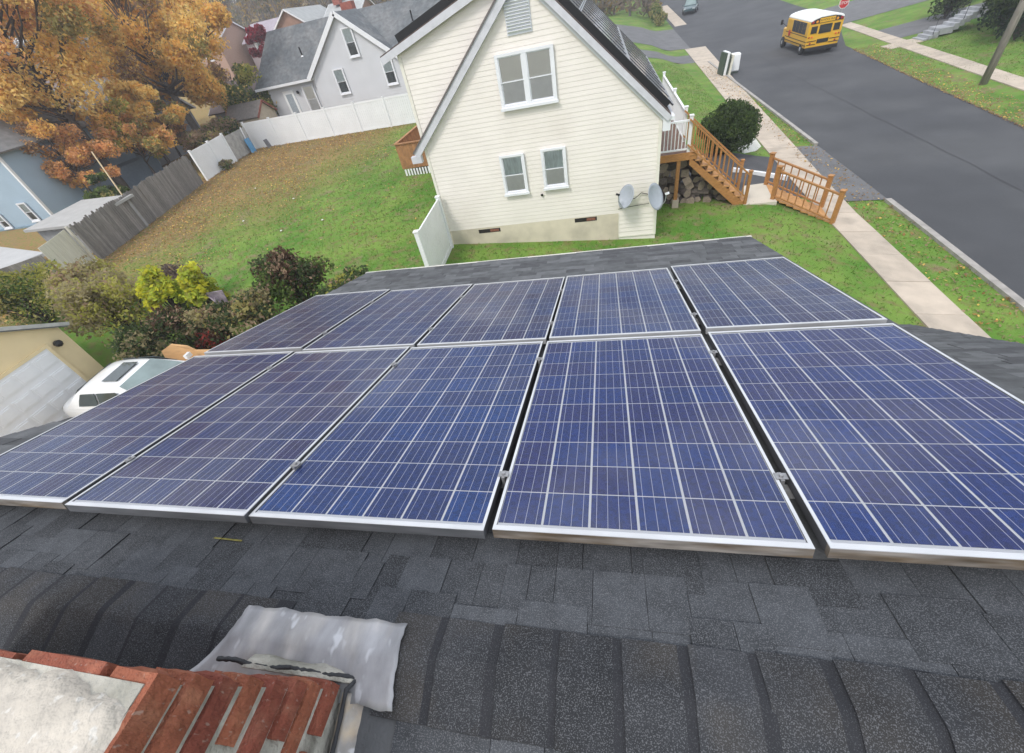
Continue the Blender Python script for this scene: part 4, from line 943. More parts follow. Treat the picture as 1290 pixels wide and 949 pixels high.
# clipped round bush by the porch stairs
bx, by, bz = 5.45, 21.95, Z(5.45, 21.95)
t = thing('round_bush', 'large clipped dark green round bush beside the porch stairs', 'bush', (bx, by, bz)); m = MB(); m.tube([(bx, by, bz-.1), (bx, by, bz+.9)], [.09, .05], 8); m.build('trunk', BARKT, t)
cl = [((bx, by, bz+.95), (1.12, 1.12, .98), 9000)]
for _ in range(70):
    d = Vector([random.gauss(0, 1) for _ in range(3)]).normalized()
    if d.z < -.5: continue
    cl.append(((bx+d.x*1.02, by+d.y*1.02, bz+.95+d.z*.88), (.25, .25, .22), 170))
Vv, F, mi = leaves(cl, .05, 3, [.45, .35, .2], fill=.28); np_obj('foliage', np_mesh('foliage', Vv-np.array((bx, by, bz)), F, [GR2, leaf('leaf_box', (.06, .10, .03)), GR1], mi), t)
# evergreens by the stone steps across the street
for k, (x, y, r, h, lab) in enumerate(((25.9, 46.6, 1.8, 3.3, 'dark evergreen bush left of the stone steps across the street'), (26.3, 41.3, 1.6, 3.0, 'dark evergreen bush right of the stone steps, closest to them'), (25.0, 38.9, 1.9, 3.4, 'dark evergreen bush between the steps and the utility pole'), (24.2, 36.0, 1.9, 3.6, 'dark evergreen bush behind the utility pole'), (28.2, 49.9, 1.5, 2.4, 'dark evergreen bush at the top of the drive across the street'))):
    shrub(lab, x, y, Z(x, y), r, r, h*.5, [GR2, leaf('leaf_pine', (.03, .055, .028)), GR1], [.5, .4, .1], 420, 20, .12, 'evergreen_bush', None, 'bush')
for k in range(7):
    x, y = 8.3+.03*k, 80.5+k*3.4
    shrub('clipped olive hedge plant in the row along the far side road lawn', x, y, Z(x, y), 1.1, 2.0, 1.0, [OR4, GR1, BR1], [.5, .35, .15], 200, 9, .14, 'hedge_plant', 'hedge along the far lawn', 'hedge')
# ---- grass, fallen leaves, far woods: nobody could count these
def in_lawn(x, y):
    a = (x > -26) & (x < -5.6) & (y > 9.5) & (y < 33) & ~((x > -10.3) & (y > 21.8) & (y < 26.4)); b = (x > -5.6) & (x < 7.2) & (y > 9) & (y < 13.7); c = (x > 1.7) & (x < 7.2) & (y >= 13.7) & (y < 16.4)
    d = (x > 8.5) & (x < 9.6) & (y > 6) & (y < 16.5); e = (x > 2) & (x < 7.3) & (y > 22.2) & (y < 48); f_ = (x > 9.2) & (x < 9.7) & (y > 24) & (y < 48); g_ = (x > 20) & (x < 27) & (y > 20) & (y < 43)
    return a | b | c | d | e | f_ | g_
n = 150000; gx_ = RNG.uniform(-26, 27, n); gy_ = RNG.uniform(6, 48, n); k = in_lawn(gx_, gy_); lit = np.clip(((-gx_*.11+gy_*.04)+.5*np.sin(gx_*.8)*np.cos(gy_*.7)-2.4)/1.1, 0, 1)*(gx_ < -5.6); k &= RNG.random(n) > lit*.75
gx_, gy_, lit = gx_[k], gy_[k], lit[k]; n = len(gx_); gz = zg(gx_, gy_); a = RNG.uniform(0, 6.28, n); hh = RNG.uniform(.03, .085, n); ln_ = RNG.uniform(-.09, .09, (n, 2))
Vv = np.stack([np.stack([gx_-np.cos(a)*.022, gy_-np.sin(a)*.022, gz-.01], 1), np.stack([gx_+np.cos(a)*.022, gy_+np.sin(a)*.022, gz-.01], 1), np.stack([gx_+ln_[:, 0], gy_+ln_[:, 1], gz+hh], 1)], 1).reshape(-1, 3)
tone = RNG.random(n)+.25*np.sin(gx_*.9)*np.sin(gy_*.8); mi = np.where(tone < .45, 0, np.where(tone < .85, 1, 2))
tag(np_obj('grass', np_mesh('grass', Vv, np.arange(n*3).reshape(-1, 3), [leaf('grass_blade', (.13, .235, .045)), leaf('grass_blade_light', (.20, .30, .075)), leaf('grass_straw', (.34, .31, .15))], mi)), kind='stuff')
n = 95000; lx = RNG.uniform(-27.5, -5.6, n); ly = RNG.uniform(9.5, 33, n); lit = np.clip(((-lx*.11+ly*.04)+.5*np.sin(lx*.8)*np.cos(ly*.7)-2.4)/1.2, 0.03, 1); k = RNG.random(n) < lit*.75; lx, ly = lx[k], ly[k]
ex = RNG.uniform(8.4, 9.7, 1800); ey = RNG.uniform(6, 48, 1800); ey2 = RNG.uniform(18, 44, 4200); ex2 = 16.85+(ey2-22.5)*.10+RNG.random(4200)**2*1.6; lx = np.concatenate([lx, ex, ex2]); ly = np.concatenate([ly, ey, ey2]); n = len(lx)
p = np.stack([lx, ly, zg(lx, ly)+.035+RNG.random(n)*.05], 1); a = RNG.normal(size=(n, 3))*[1, 1, .35]; a /= np.linalg.norm(a, axis=1, keepdims=True); b = np.cross(a, RNG.normal(size=(n, 3))*.4+[0, 0, 1]); b /= np.linalg.norm(b, axis=1, keepdims=True); s = RNG.uniform(.03, .06, (n, 1))
Vv = np.stack([p-a*s, p-b*s*.6, p+a*s, p+b*s*.6], 1).reshape(-1, 3)
tag(np_obj('fallen_leaves', np_mesh('fallen_leaves', Vv, np.arange(n*4).reshape(-1, 4), [BR2, leaf('leaf_litter', (.40, .23, .09)), BR1, OR1], RNG.choice(4, n, p=[.35, .3, .25, .1]))), kind='stuff')
for k, (x, y) in enumerate(((-14.5, 16.5), (-17.8, 18.2), (-16.2, 20.5), (-12.7, 17.2), (-20.4, 23.1))):
    m = MB(); z = Z(x, y)+.05; m.lathe([(.01, .02), (.05, .03), (.055, .045), (.03, .06)], (x, y, z-.03), 7); tag(m.build('litter_scrap', mat('paper_scrap', (.7, .7, .68), .8, var=.1), smooth=True), 'small white scrap of litter lying on the leafy back lawn', 'litter', 'white scraps on the back lawn')
# far wooded slope, reads as one mass
trunks = MB(); cl = []
for _ in range(420):
    x = random.uniform(-190, 10); y = random.uniform(90, 185)-.12*x
    z = Z(x, y); h = random.uniform(9, 16); trunks.tube([(x, y, z-.5), (x+random.uniform(-.5, .5), y, z+h*.85)], [.22, .05], 5)
    for _ in range(5):
        zz = z+h*random.uniform(.35, .8); trunks.tube([(x, y, zz), (x+random.uniform(-2.4, 2.4), y+random.uniform(-2, 2), zz+random.uniform(1.5, 3.2))], [.08, .02], 4)
    nn_ = random.choice((80, 160, 260, 380)); cl.append(((x, y, z+h*.7), (2.6, 2.4, h*.33), nn_)); cl.append(((x+random.uniform(-3, 3), y-1, z+1.2), (3.2, 2.0, 1.6), 150))
wd_ = tag(trunks.build('distant_wood', mat('far_bark', (.17, .15, .14), .95, var=.3, scale=1)), kind='stuff')
Vv, F, mi = leaves(cl, .36, 4, [.4, .25, .2, .15], fill=.6); tag(np_obj('distant_foliage', np_mesh('distant_foliage', Vv, F, [leaf('leaf_far_brown', (.22, .17, .13)), leaf('leaf_far_gold', (.36, .25, .09)), leaf('leaf_far_olive', (.16, .16, .09)), leaf('leaf_far_grey', (.2, .19, .17))], mi)), kind='stuff')

# ================================================================ fences at the back
wf = thing('vinyl_fence', 'long white vinyl privacy fence across the back of the lawn, below the grey house', 'fence', (-20, 33.1, Z(-20, 33.1)))
px = [-27.2, -24.8, -22.4, -20, -17.6, -15.2, -12.8, -10.4, -8.0]
for k in range(len(px)-1): a, b = px[k], px[k+1]; vinyl_panel(wf, (a, 33.1, Z(a, 33.1)), (b, 33.1, Z(b, 33.1)), 1.85, k == 0, True)
wl = thing('vinyl_fence', 'white vinyl fence section at the left, splashed with mud along its foot', 'fence', (-26.9, 28.2, Z(-26.9, 28.2)))
vinyl_panel(wl, (-26.55, 26.35, Z(-26.5, 26.3)), (-26.75, 28.4, Z(-26.7, 28.4)), 1.85); vinyl_panel(wl, (-26.75, 28.4, Z(-26.7, 28.4)), (-26.95, 30.2, Z(-26.9, 30.2)), 1.85, False, True)
shrub('grey-green weed clump against the foot of the white fence section', -26.3, 28.4, Z(-26.3, 28.4)-.05, .7, .5, .35, [GR4, leaf('leaf_grey_brown', (.17, .13, .115)), GR1], [.5, .3, .2], 60, 6, .07)
gp = thing('grey_panel_gate', 'grey scuffed wooden panel closing the gap between the white fence sections', 'fence', (-27, 31.3, Z(-27, 31.3)))
for k in range(9):
    y = 30.4+k*.27; m = MB(); m.box(-27.02, -26.99, y, y+.255, Z(-27, y)+.02, Z(-27, y)+1.65); m.build('board', mat('grey_panel', (.36, .35, .33), .9, var=.25, scale=4, rnd=.15), gp)
m = MB(); m.beam((-26.93, 32.2, Z(-27, 32)), (-26.9, 32.3, Z(-27, 32)+1.75), .05, .08); m.build('post', WHITE, gp)
for k, (c, lab) in enumerate((((.10, .28, .48), 'blue board leaning by the grey fence panel'), ((.16, .16, .17), 'dark grate leaning against the back of the white fence'))):
    m = MB(); x = -26.7+k*.95; y = 31.9+k*.8; z = Z(x, y); m.prism([(x, y, z), (x+.1, y+.45, z), (x-.05, y+.5, z+(1.0 if k == 0 else .6)), (x-.15, y+.05, z+(1.0 if k == 0 else .6))], (.03, .0, 0)); tag(m.build('leaning_board', mat('board_%d' % k if False else ('blue_board' if k == 0 else 'grate_metal'), c, .6, var=.2)), lab, 'board')
gf = thing('wooden_fence', 'weathered grey wooden board fence along the left of the back lawn', 'fence', (-25.4, 20, Z(-25.4, 20)))
a, b = Vector((-24.2, 15.3, 0)), Vector((-26.45, 25.9, 0)); L_ = (b-a).length; d = (b-a).normalized(); sd = Vector((d.y, -d.x, 0)); nB = int(L_/.155)
pm = MB(); pm.prism([(-.072, 0, 0), (.072, 0, 0), (.072, 0, 1.72), (.045, 0, 1.8), (-.045, 0, 1.8), (-.072, 0, 1.72)], (0, .02, 0)); o = pm.build('p', GREYWOOD); PKT = o.data; bpy.data.objects.remove(o)
for k in range(nB):
    p = a+d*((k+.5)*.155); z = Z(p.x, p.y); rep(PKT, 'board', gf, basis(d+Vector((0, 0, random.uniform(-.015, .015))), sd, Vector((random.uniform(-.01, .01), random.uniform(-.01, .01), 1+random.uniform(-.04, .03))), (p.x, p.y, z+.02)))
for h in (.4, 1.4):
    m = MB(); m.beam((a-sd*.04)+Vector((0, 0, Z(a.x, a.y)+h)), (b-sd*.04)+Vector((0, 0, Z(b.x, b.y)+h)), .04, .09); m.build('rail', GREYWOOD, gf)
cf = thing('cream_fence_panel', 'pale cream fence panel at the near end of the wooden fence', 'fence', (-23.6, 14.0, Z(-23.6, 14)))
for k in range(8):
    p = Vector((-24.15, 15.0, 0))+Vector((.9, -2.0, 0)).normalized()*(k*.265+.13); dd = Vector((.9, -2.0, 0)).normalized(); s = Vector((dd.y, -dd.x, 0)); m = MB(); m.obox((p.x, p.y, Z(p.x, p.y)+.9), dd, s, (0, 0, 1), .128, .012, .9); m.build('board', mat('cream_board', (.56, .54, .45), .8, var=.12, scale=3, rnd=.06, stretch=(3, 3, .5)), cf)
m = MB(); m.beam((-24.0, 15.0, Z(-24, 15)), (-23.95, 15.02, Z(-24, 15)+1.9), .09, .09); m.build('post', mat('pale_post', (.58, .55, .47), .8), cf)
gq = thing('grey_fence_panel', 'grey boarded panel beyond the cream fence panel', 'fence', (-26, 12.5, Z(-26, 12.5)))
for k in range(9):
    p = Vector((-23.1, 12.7, 0))+Vector((-.95, -.9, 0)).normalized()*(k*.3); dd = Vector((-.95, -.9, 0)).normalized(); s = Vector((dd.y, -dd.x, 0)); m = MB(); m.obox((p.x, p.y, Z(p.x, p.y)+.8), dd, s, (0, 0, 1), .145, .012, .8); m.build('board', GREYWOOD, gq)
m = MB(); m.tube([(-26.9, 20.6, -4.7), (-25.0, 19.0, -5.95)], .045, 6); m.tube([(-30, 23.2, -2.6), (-26.9, 20.6, -4.7)], .04, 6); tag(m.build('leaning_pole', mat('bamboo_pole', (.46, .36, .22), .7, var=.15)), 'long thin tan pole leaning on the wooden fence', 'pole')
# ================================================================ grey house behind the white fence
GSID = mat('grey_house_siding', (.58, .59, .62), .6, var=.05, scale=1)
GROOF = mat('grey_roof_shingle', (.12, .13, .14), .95, var=.3, scale=4, c2=(.165, .17, .175), c2scale=.6, bump=.3, bscale=30)
gh = thing('grey_house', 'pale grey house with a grey shingled roof and gable, behind the long white fence', 'house', (-21, 42, Z(-21, 42)))
GY, RY, RZ2, EZ2 = 38.0, 42.0, 1.05, -2.2; gz0 = -6.2
m = MB(); m.prism([(-27.6, GY+.5, gz0), (-27.6, GY+.5, EZ2+.15), (-27.6, RY, RZ2-.1), (-27.6, 46, EZ2), (-27.6, 46, gz0)], (21.5, 0, 0)); m.build('wall', GSID, gh)
m = MB(); gx0, gx1, gax = -22.75, -15.0, -19.0
m.prism([(gx0, GY, gz0), (gx1, GY, gz0), (gx1, GY, EZ2+.1), (gax, GY, RZ2-.02), (gx0, GY, EZ2+.1)], (0, 3.9, 0))
z = -5.6
def gprof(z):
    if z < EZ2+.1: return (gx0, gx1)
    t = (z-EZ2-.1)/(RZ2-.02-EZ2-.1); return (gx0+(gax-gx0)*t, gx1+(gax-gx1)*t) if t < .98 else None
siding(m, gprof, GY-.002, -5.9, RZ2-.05, .2); m.build('gable', GSID, gh)
m = MB(); siding(m, lambda z: (-27.6, gx0), GY+.498, -5.9, EZ2+.1, .2); m.build('siding', GSID, gh)
def slabm(m, pts, t=.12):
    a, c, d_ = Vector(pts[0]), Vector(pts[1]), Vector(pts[3] if len(pts) > 3 else pts[2]); n = (c-a).cross(d_-a).normalized(); n = n if n.z > 0 else -n; m.prism(pts, -n*t)
sl_ = (RZ2-EZ2)/4.0
m = MB(); slabm(m, [(-28.4, GY+.05, EZ2-.02), (-5.7, GY+.05, EZ2-.02), (-5.7, RY, RZ2+.1), (-27.6, RY, RZ2+.1)]); slabm(m, [(-27.6, RY+.002, RZ2+.1), (-5.7, RY+.002, RZ2+.1), (-5.7, 46.3, EZ2-.3), (-28.4, 46.3, EZ2-.3)])
slabm(m, [(gax, GY-.25, RZ2+.16), (gax, RY, RZ2+.16), (gx0-.25, RY-3.2, EZ2-.05), (gx0-.25, GY-.25, EZ2-.05)]); slabm(m, [(gax+.002, GY-.25, RZ2+.16), (gax+.002, RY, RZ2+.16), (gx1+.25, RY-3.2, EZ2-.05), (gx1+.25, GY-.25, EZ2-.05)])
rf = m.build('roof', GROOF, gh)
m = MB(); m.tube([(-23.9, 39.7, -.85), (-23.9, 39.7, -.25)], .06, 8); m.build('vent_pipe', BLACK, rf); m = MB(); m.lathe([(.16, 0), (.09, .05), (.08, .1)], (-23.9, 39.7, -.88), 10); m.build('pipe_boot', WHITE, rf)
m = MB(); m.tube([(-14.0, 40.2, -.3), (-14.0, 40.2, .35)], .06, 8); m.tube([(-10.6, 41, .3), (-10.6, 41, 1.0)], .06, 8); m.build('vent_pipe', BLACK, rf)
m = MB(); m.box(-20.6, -19.6, 42.6, 43.3, .2, 1.75); ch_ = m.build('chimney', mat('far_brick', (.30, .10, .075), .9, var=.25, scale=6), rf)
for x1_, zz in ((gx0-.27, EZ2-.02), (gx1+.27, EZ2-.02)):
    m = MB(); p, q = Vector((gax, GY-.27, RZ2+.08)), Vector((x1_, GY-.27, zz-.06)); m.beam(p, q, .05, .3, (0, 0, 1)); m.build('rake_board', TRIM, gh)
m = MB(); m.box(-28.4, gx0, GY-.02, GY+.06, EZ2-.2, EZ2-.03); m.build('eave_board', TRIM, gh)
window(gh, -18.95, -18.05, GY-.07, -1.55, .25, 1, 'dark', .1); window(gh, -20.85, -19.9, GY-.07, -3.7, -2.0, 1, 'dark', .1); window(gh, -16.6, -15.65, GY-.07, -3.7, -2.0, 1, 'dark', .1)
window(gh, -24.4, -23.3, GY+.42, -4.6, -2.65, 1, 'blind', .1)
m = MB(); m.box(-26.3, -25.3, GY+.40, GY+.5, -5.2, -2.75); dr = m.build('door', WHITE, gh); m = MB(); m.box(-26.1, -25.5, GY+.385, GY+.399, -5.0, -3.0); m.build('pane', mat('door_glass', (.32, .36, .40), .15, spec=.6), dr)
m = MB(); m.lathe([(.03, 0), (.11, .05), (.1, .2), (.03, .24)], (-24.85, GY+.35, -3.1), 8); m.build('wall_lamp', BLACK, gh)
# little shed over the fence
sh = thing('garden_shed', 'small cream garden shed with grey roof and red-brown trim, behind the white fence', 'shed', (-28.2, 36.5, Z(-28, 36.5)))
SHW = mat('shed_wall', (.50, .43, .33), .8, var=.1); SHT = mat('shed_red_trim', (.24, .08, .055), .7, var=.15)
def gable_box(root, x0, x1, y0, y1, z0, ze, zr, wall, roofm, trim=None, ov=.2, along='x', wname='wall'):
    """simple gabled volume; the ridge runs along x or y"""
    m = MB()
    if along == 'y':
        xm = (x0+x1)/2; m.prism([(x0, y0, z0), (x1, y0, z0), (x1, y0, ze), (xm, y0, zr), (x0, y0, ze)], (0, y1-y0, 0)); w_ = m.build(wname, wall, root)
        s = (zr-ze)/(x1-xm); m = MB(); slabm(m, [(xm, y0-ov, zr+.1), (xm, y1+ov, zr+.1), (x0-ov, y1+ov, ze+.1-s*ov), (x0-ov, y0-ov, ze+.1-s*ov)]); slabm(m, [(xm+.001, y0-ov, zr+.1), (xm+.001, y1+ov, zr+.1), (x1+ov, y1+ov, ze+.1-s*ov), (x1+ov, y0-ov, ze+.1-s*ov)]); r = m.build('roof', roofm, root)
        if trim:
            for xe in (x0-ov, x1+ov): m = MB(); m.beam((xm, y0-ov-.02, zr+.02), (xe, y0-ov-.02, ze+.02-s*ov), .04, .16); m.build('rake_board', trim, root)
    else:
        ym = (y0+y1)/2; m.prism([(x0, y0, z0), (x0, y1, z0), (x0, y1, ze), (x0, ym, zr), (x0, y0, ze)], (x1-x0, 0, 0)); w_ = m.build(wname, wall, root)
        s = (zr-ze)/(y1-ym); m = MB(); slabm(m, [(x0-ov, ym, zr+.1), (x1+ov, ym, zr+.1), (x1+ov, y0-ov, ze+.1-s*ov), (x0-ov, y0-ov, ze+.1-s*ov)]); slabm(m, [(x0-ov, ym+.001, zr+.1), (x1+ov, ym+.001, zr+.1), (x1+ov, y1+ov, ze+.1-s*ov), (x0-ov, y1+ov, ze+.1-s*ov)]); r = m.build('roof', roofm, root)
        if trim:
            for ye in (y0-ov, y1+ov):
                for xe in (x0-ov-.02, x1+ov+.02): m = MB(); m.beam((xe, ym, zr+.02), (xe, ye, ze+.02-s*ov), .04, .16); m.build('rake_board', trim, root)
    return w_, r
gable_box(sh, -30.4, -27.4, 35.4, 37.9, -6.4, -3.75, -2.9, SHW, mat('shed_roof', (.16, .145, .135), .95, var=.25, scale=6), SHT, .15, 'x')
# light blue house at the left
BSID = mat('blue_siding', (.33, .43, .52), .6, var=.05, scale=1); DGREY = mat('dark_slate_roof', (.20, .20, .205), .95, var=.25, scale=3)
bh = thing('blue_house', 'light blue sided house at the left edge with white corner boards', 'house', (-40, 24, Z(-40, 24)))
m = MB(); m.box(-46, -35.1, 21.9, 30, -6.6, -1.6); m.build('wall', BSID, bh)
m = MB(); siding(m, lambda z: (-46, -35.1), 21.89, -5.9, -1.6, .2); m.build('siding', BSID, bh)
m = MB(); m.box(-35.2, -35.06, 21.84, 21.99, -6.4, -1.65); m.build('corner_board', WHITE, bh)
m = MB(); m.box(-46, -35.05, 21.8, 21.88, -6.7, -5.75); m.build('foundation', mat('blue_foundation', (.19, .27, .33), .9, var=.1), bh)
m = MB(); slabm(m, [(-46.4, 21.5, -1.62), (-34.6, 21.5, -1.62), (-38, 26, .6), (-46.4, 26, .6)]); slabm(m, [(-34.6, 21.5, -1.62), (-34.6, 30.4, -1.62), (-38, 26, .6), (-38, 26.01, .6)]); slabm(m, [(-46.4, 26.01, .6), (-38, 26.01, .6), (-34.6, 30.4, -1.62), (-46.4, 30.4, -1.62)]); m.build('roof', DGREY, bh)
window(bh, -37.0, -36.25, 21.82, -5.55, -4.35, 1, 'dark', .09); window(bh, -39.9, -39.15, 21.82, -5.75, -4.75, 1, 'dark', .09)
m = MB(); m.prism([(-35.05, 24.6, -6.4), (-35.05, 30, -6.4), (-35.05, 30, -4.2), (-35.05, 24.6, -4.2)], (1.6, 0, 0)); m.build('side_wing', mat('shaded_blue_siding', (.15, .20, .26), .7, var=.1), bh)  # shade of the side wall put into a darker siding colour
an = thing('lean_to_shed', 'low shed with a pale grey flat roof against the wooden fence', 'shed', (-25.9, 17.6, Z(-26, 17.6)))
m = MB(); m.box(-28.2, -25.0, 16.4, 19.3, -6.3, -4.55); m.build('wall', mat('shed_grey_wall', (.30, .30, .30), .8, var=.15), an)
m = MB(); slabm(m, [(-28.5, 16.1, -4.42), (-24.75, 16.1, -4.5), (-24.85, 19.6, -4.35), (-28.5, 19.6, -4.25)]); m.build('roof', mat('pale_grey_roofing', (.37, .365, .355), .9, var=.1, scale=2), an)
fr_ = thing('flat_roof_building', 'long outbuilding with a light grey flat roof at the left edge, above the hedge', 'building', (-28, 14, Z(-28, 14)))
m = MB(); m.prism([(-36, 17.2, -6.6), (-25.4, 14.1, -6.6), (-27.0, 11.6, -6.6), (-37.4, 14.6, -6.6)], (0, 0, 1.6)); m.build('wall', mat('outbuilding_wall', (.40, .40, .40), .8, var=.1), fr_)
m = MB(); m.prism([(-36.2, 17.4, -4.85), (-25.1, 14.2, -4.95), (-26.9, 11.3, -4.95), (-37.7, 14.3, -4.85)], (0, 0, -.14)); m.build('roof', mat('light_grey_membrane', (.42, .42, .42), .8, var=.08, scale=1.5), fr_)
gg = thing('grey_garage', 'pale grey low roof below the flat roof at the far left edge', 'garage', (-29, 9.5, Z(-29, 9.5)))
gable_box(gg, -34, -26.6, 9.2, 11.4, -6.8, -5.6, -5.2, mat('outbuilding_wall', (.4, .4, .4)), mat('light_grey_membrane', (.42, .42, .42)), None, .2, 'x')
# farther houses
def far_house(label, x0, x1, y0, y1, ze, zr, wall, roofm, along, wins, chim=None, trim=TRIM):
    z0 = min(Z(x0, y0), Z(x1, y1))-1; t = thing('house', label, 'house', ((x0+x1)/2, (y0+y1)/2, z0)); w_, r = gable_box(t, x0, x1, y0, y1, z0, ze, zr, wall, roofm, trim, .35, along)
    for (a, b, c, d_) in wins: window(t, a, b, y0-.02, c, d_, 1, 'dark', .12)
    if chim: m = MB(); m.box(*chim); m.build('chimney', MATS['far_brick'], r)
    return t
FBR = mat('far_brown_brick', (.30, .185, .14), .9, var=.12, scale=2)
far_house('brick-fronted house with a pale roof and gable, far off above the grey roof', -45.5, -38.5, 70, 80, 1.2, 3.6, FBR, mat('pale_far_roof', (.36, .37, .37), .9, var=.15, scale=1.5), 'y', [(-43.6, -42.6, -.4, 1.0), (-41.2, -40.2, -.4, 1.0)])
far_house('brown house with white-trimmed windows beyond the brick-fronted house', -38.3, -33.0, 73, 80, 1.6, 3.2, FBR, mat('pale_far_roof', (.36, .37, .37)), 'x', [(-37.6, -36.5, .1, 1.3), (-35.8, -34.8, .1, 1.3)], (-37.2, -36.2, 75, 76, 3, 4.6))
far_house('far house with a mauve roof behind the crimson tree', -53, -45.5, 74, 82, 1.4, 3.3, mat('mauve_wall', (.34, .29, .31), .8, var=.1), mat('mauve_roof', (.33, .29, .33), .9, var=.15, scale=2), 'x', [(-51.5, -50.4, -.2, 1.1), (-49, -47.9, -.2, 1.1)])
far_house('far salmon-coloured house beside the amber tree tops', -62, -54.5, 70, 79, 2.2, 4.2, mat('salmon_wall', (.42, .28, .22), .85, var=.1), mat('salmon_roof', (.36, .24, .20), .9, var=.2, scale=2), 'x', [(-60.5, -59.3, .2, 1.6), (-57.6, -56.4, .2, 1.6)])
far_house('white and grey house seen through the amber leaves', -60, -50, 40, 49, -1.2, 1.6, mat('off_white_wall', (.52, .51, .50), .8, var=.1), mat('mauve_brown_roof', (.20, .165, .165), .95, var=.25, scale=2), 'x', [(-58, -56.8, -3.4, -1.9), (-54.4, -53.2, -3.4, -1.9), (-52.2, -51.2, -3.4, -1.9)])
far_house('slate-blue house with a white window behind the orange tree trunk', -45.5, -36.5, 31.5, 39, -2.4, .6, mat('slate_wall', (.36, .38, .42), .8, var=.1), DGREY, 'x', [(-41.6, -40.4, -4.4, -3.0), (-38.4, -37.3, -4.4, -3.0)])
far_house('blue-grey low house behind the fence corner, between the two nearer trunks', -36.5, -30.5, 41.5, 47, -3.4, -1.6, mat('slate_wall', (.36, .38, .42)), mat('mauve_brown_roof', (.2, .165, .165)), 'x', [(-33.8, -32.9, -4.9, -3.7)])

# ================================================================ garage and white car in the drive
gr = thing('tan_garage', 'tan garage with a white sectional door, at the left edge behind the car', 'garage', (-17, 4.5, -6.9))
GX = -15.2; TAN = mat('tan_garage_wall', (.76, .62, .38), .85, var=.07, scale=2); z0 = -7.0
y0, y1, ym = -1.2, 7.35, 3.1; ze = -4.62; zr = ze+(y1-ym)*.60
m = MB(); m.prism([(GX, y0, z0), (GX, y1, z0), (GX, y1, ze), (GX, ym, zr), (GX, y0, ze)], (-6, 0, 0)); m.build('wall', TAN, gr)
m = MB(); slabm(m, [(GX+.12, ym, zr+.1), (GX-6.2, ym, zr+.1), (GX-6.2, y1+.2, ze-.02), (GX+.12, y1+.2, ze-.02)]); slabm(m, [(GX+.12, ym-.002, zr+.1), (GX-6.2, ym-.002, zr+.1), (GX-6.2, y0-.2, ze-.02), (GX+.12, y0-.2, ze-.02)]); m.build('roof', mat('garage_roof', (.20, .21, .22), .95, var=.2, scale=3), gr)
m = MB(); m.beam((GX+.14, ym, zr+.06), (GX+.14, y1+.2, ze-.06), .05, .10); m.beam((GX+.14, ym, zr+.06), (GX+.14, y0-.2, ze-.06), .05, .10); m.build('rake_board', mat('grey_fascia', (.45, .45, .44), .6), gr)
DW = mat('garage_door_white', (.78, .79, .81), .5, var=.03)
dy0, dy1, dz1 = 3.55, 6.72, -4.91; m = MB(); m.box(GX, GX+.03, dy0, dy1, z0, dz1); dr = m.build('garage_door', DW, gr)
pmn = MB(); pmn.k = 0; pmn.box(0, .014, .03, .49, .05, .40); pmn.box(.0141, .027, .075, .445, .095, .355); o = pmn.build('p', DW); PMD = o.data; bpy.data.objects.remove(o)
for r_ in range(4):
    for c_ in range(6): rep(PMD, 'door_panel', dr, Matrix.Translation((GX+.0301, dy0+.015+c_*.525, dz1-.51-r_*.51+.03)))
m = MB()
for (p, q) in (((GX, dy0-.1, z0), (GX+.05, dy0, dz1)), ((GX, dy1, z0), (GX+.05, dy1+.08, dz1))): m.box(p[0], q[0], p[1], q[1], p[2], q[2])
m.box(GX, GX+.05, dy0-.1, dy1+.08, dz1+.002, dz1+.08); m.build('door_trim', TAN, gr)
m = MB(); m.lathe([(.0, 0), (.09, .02), (.10, .12), (.03, .2)], (GX+.03, 6.98, -4.95), 8, (1, 0, 0)); m.build('wall_lamp', BLACK, gr)
WPAINT = mat('white_car_paint', (.80, .81, .82), .25, var=.02, coat=.8); CGL = mat('car_glass', (.045, .06, .06), .06, spec=.7, var=.2, scale=2); CGL2 = mat('car_windscreen', (.20, .26, .26), .07, spec=.7, var=.25, scale=2)
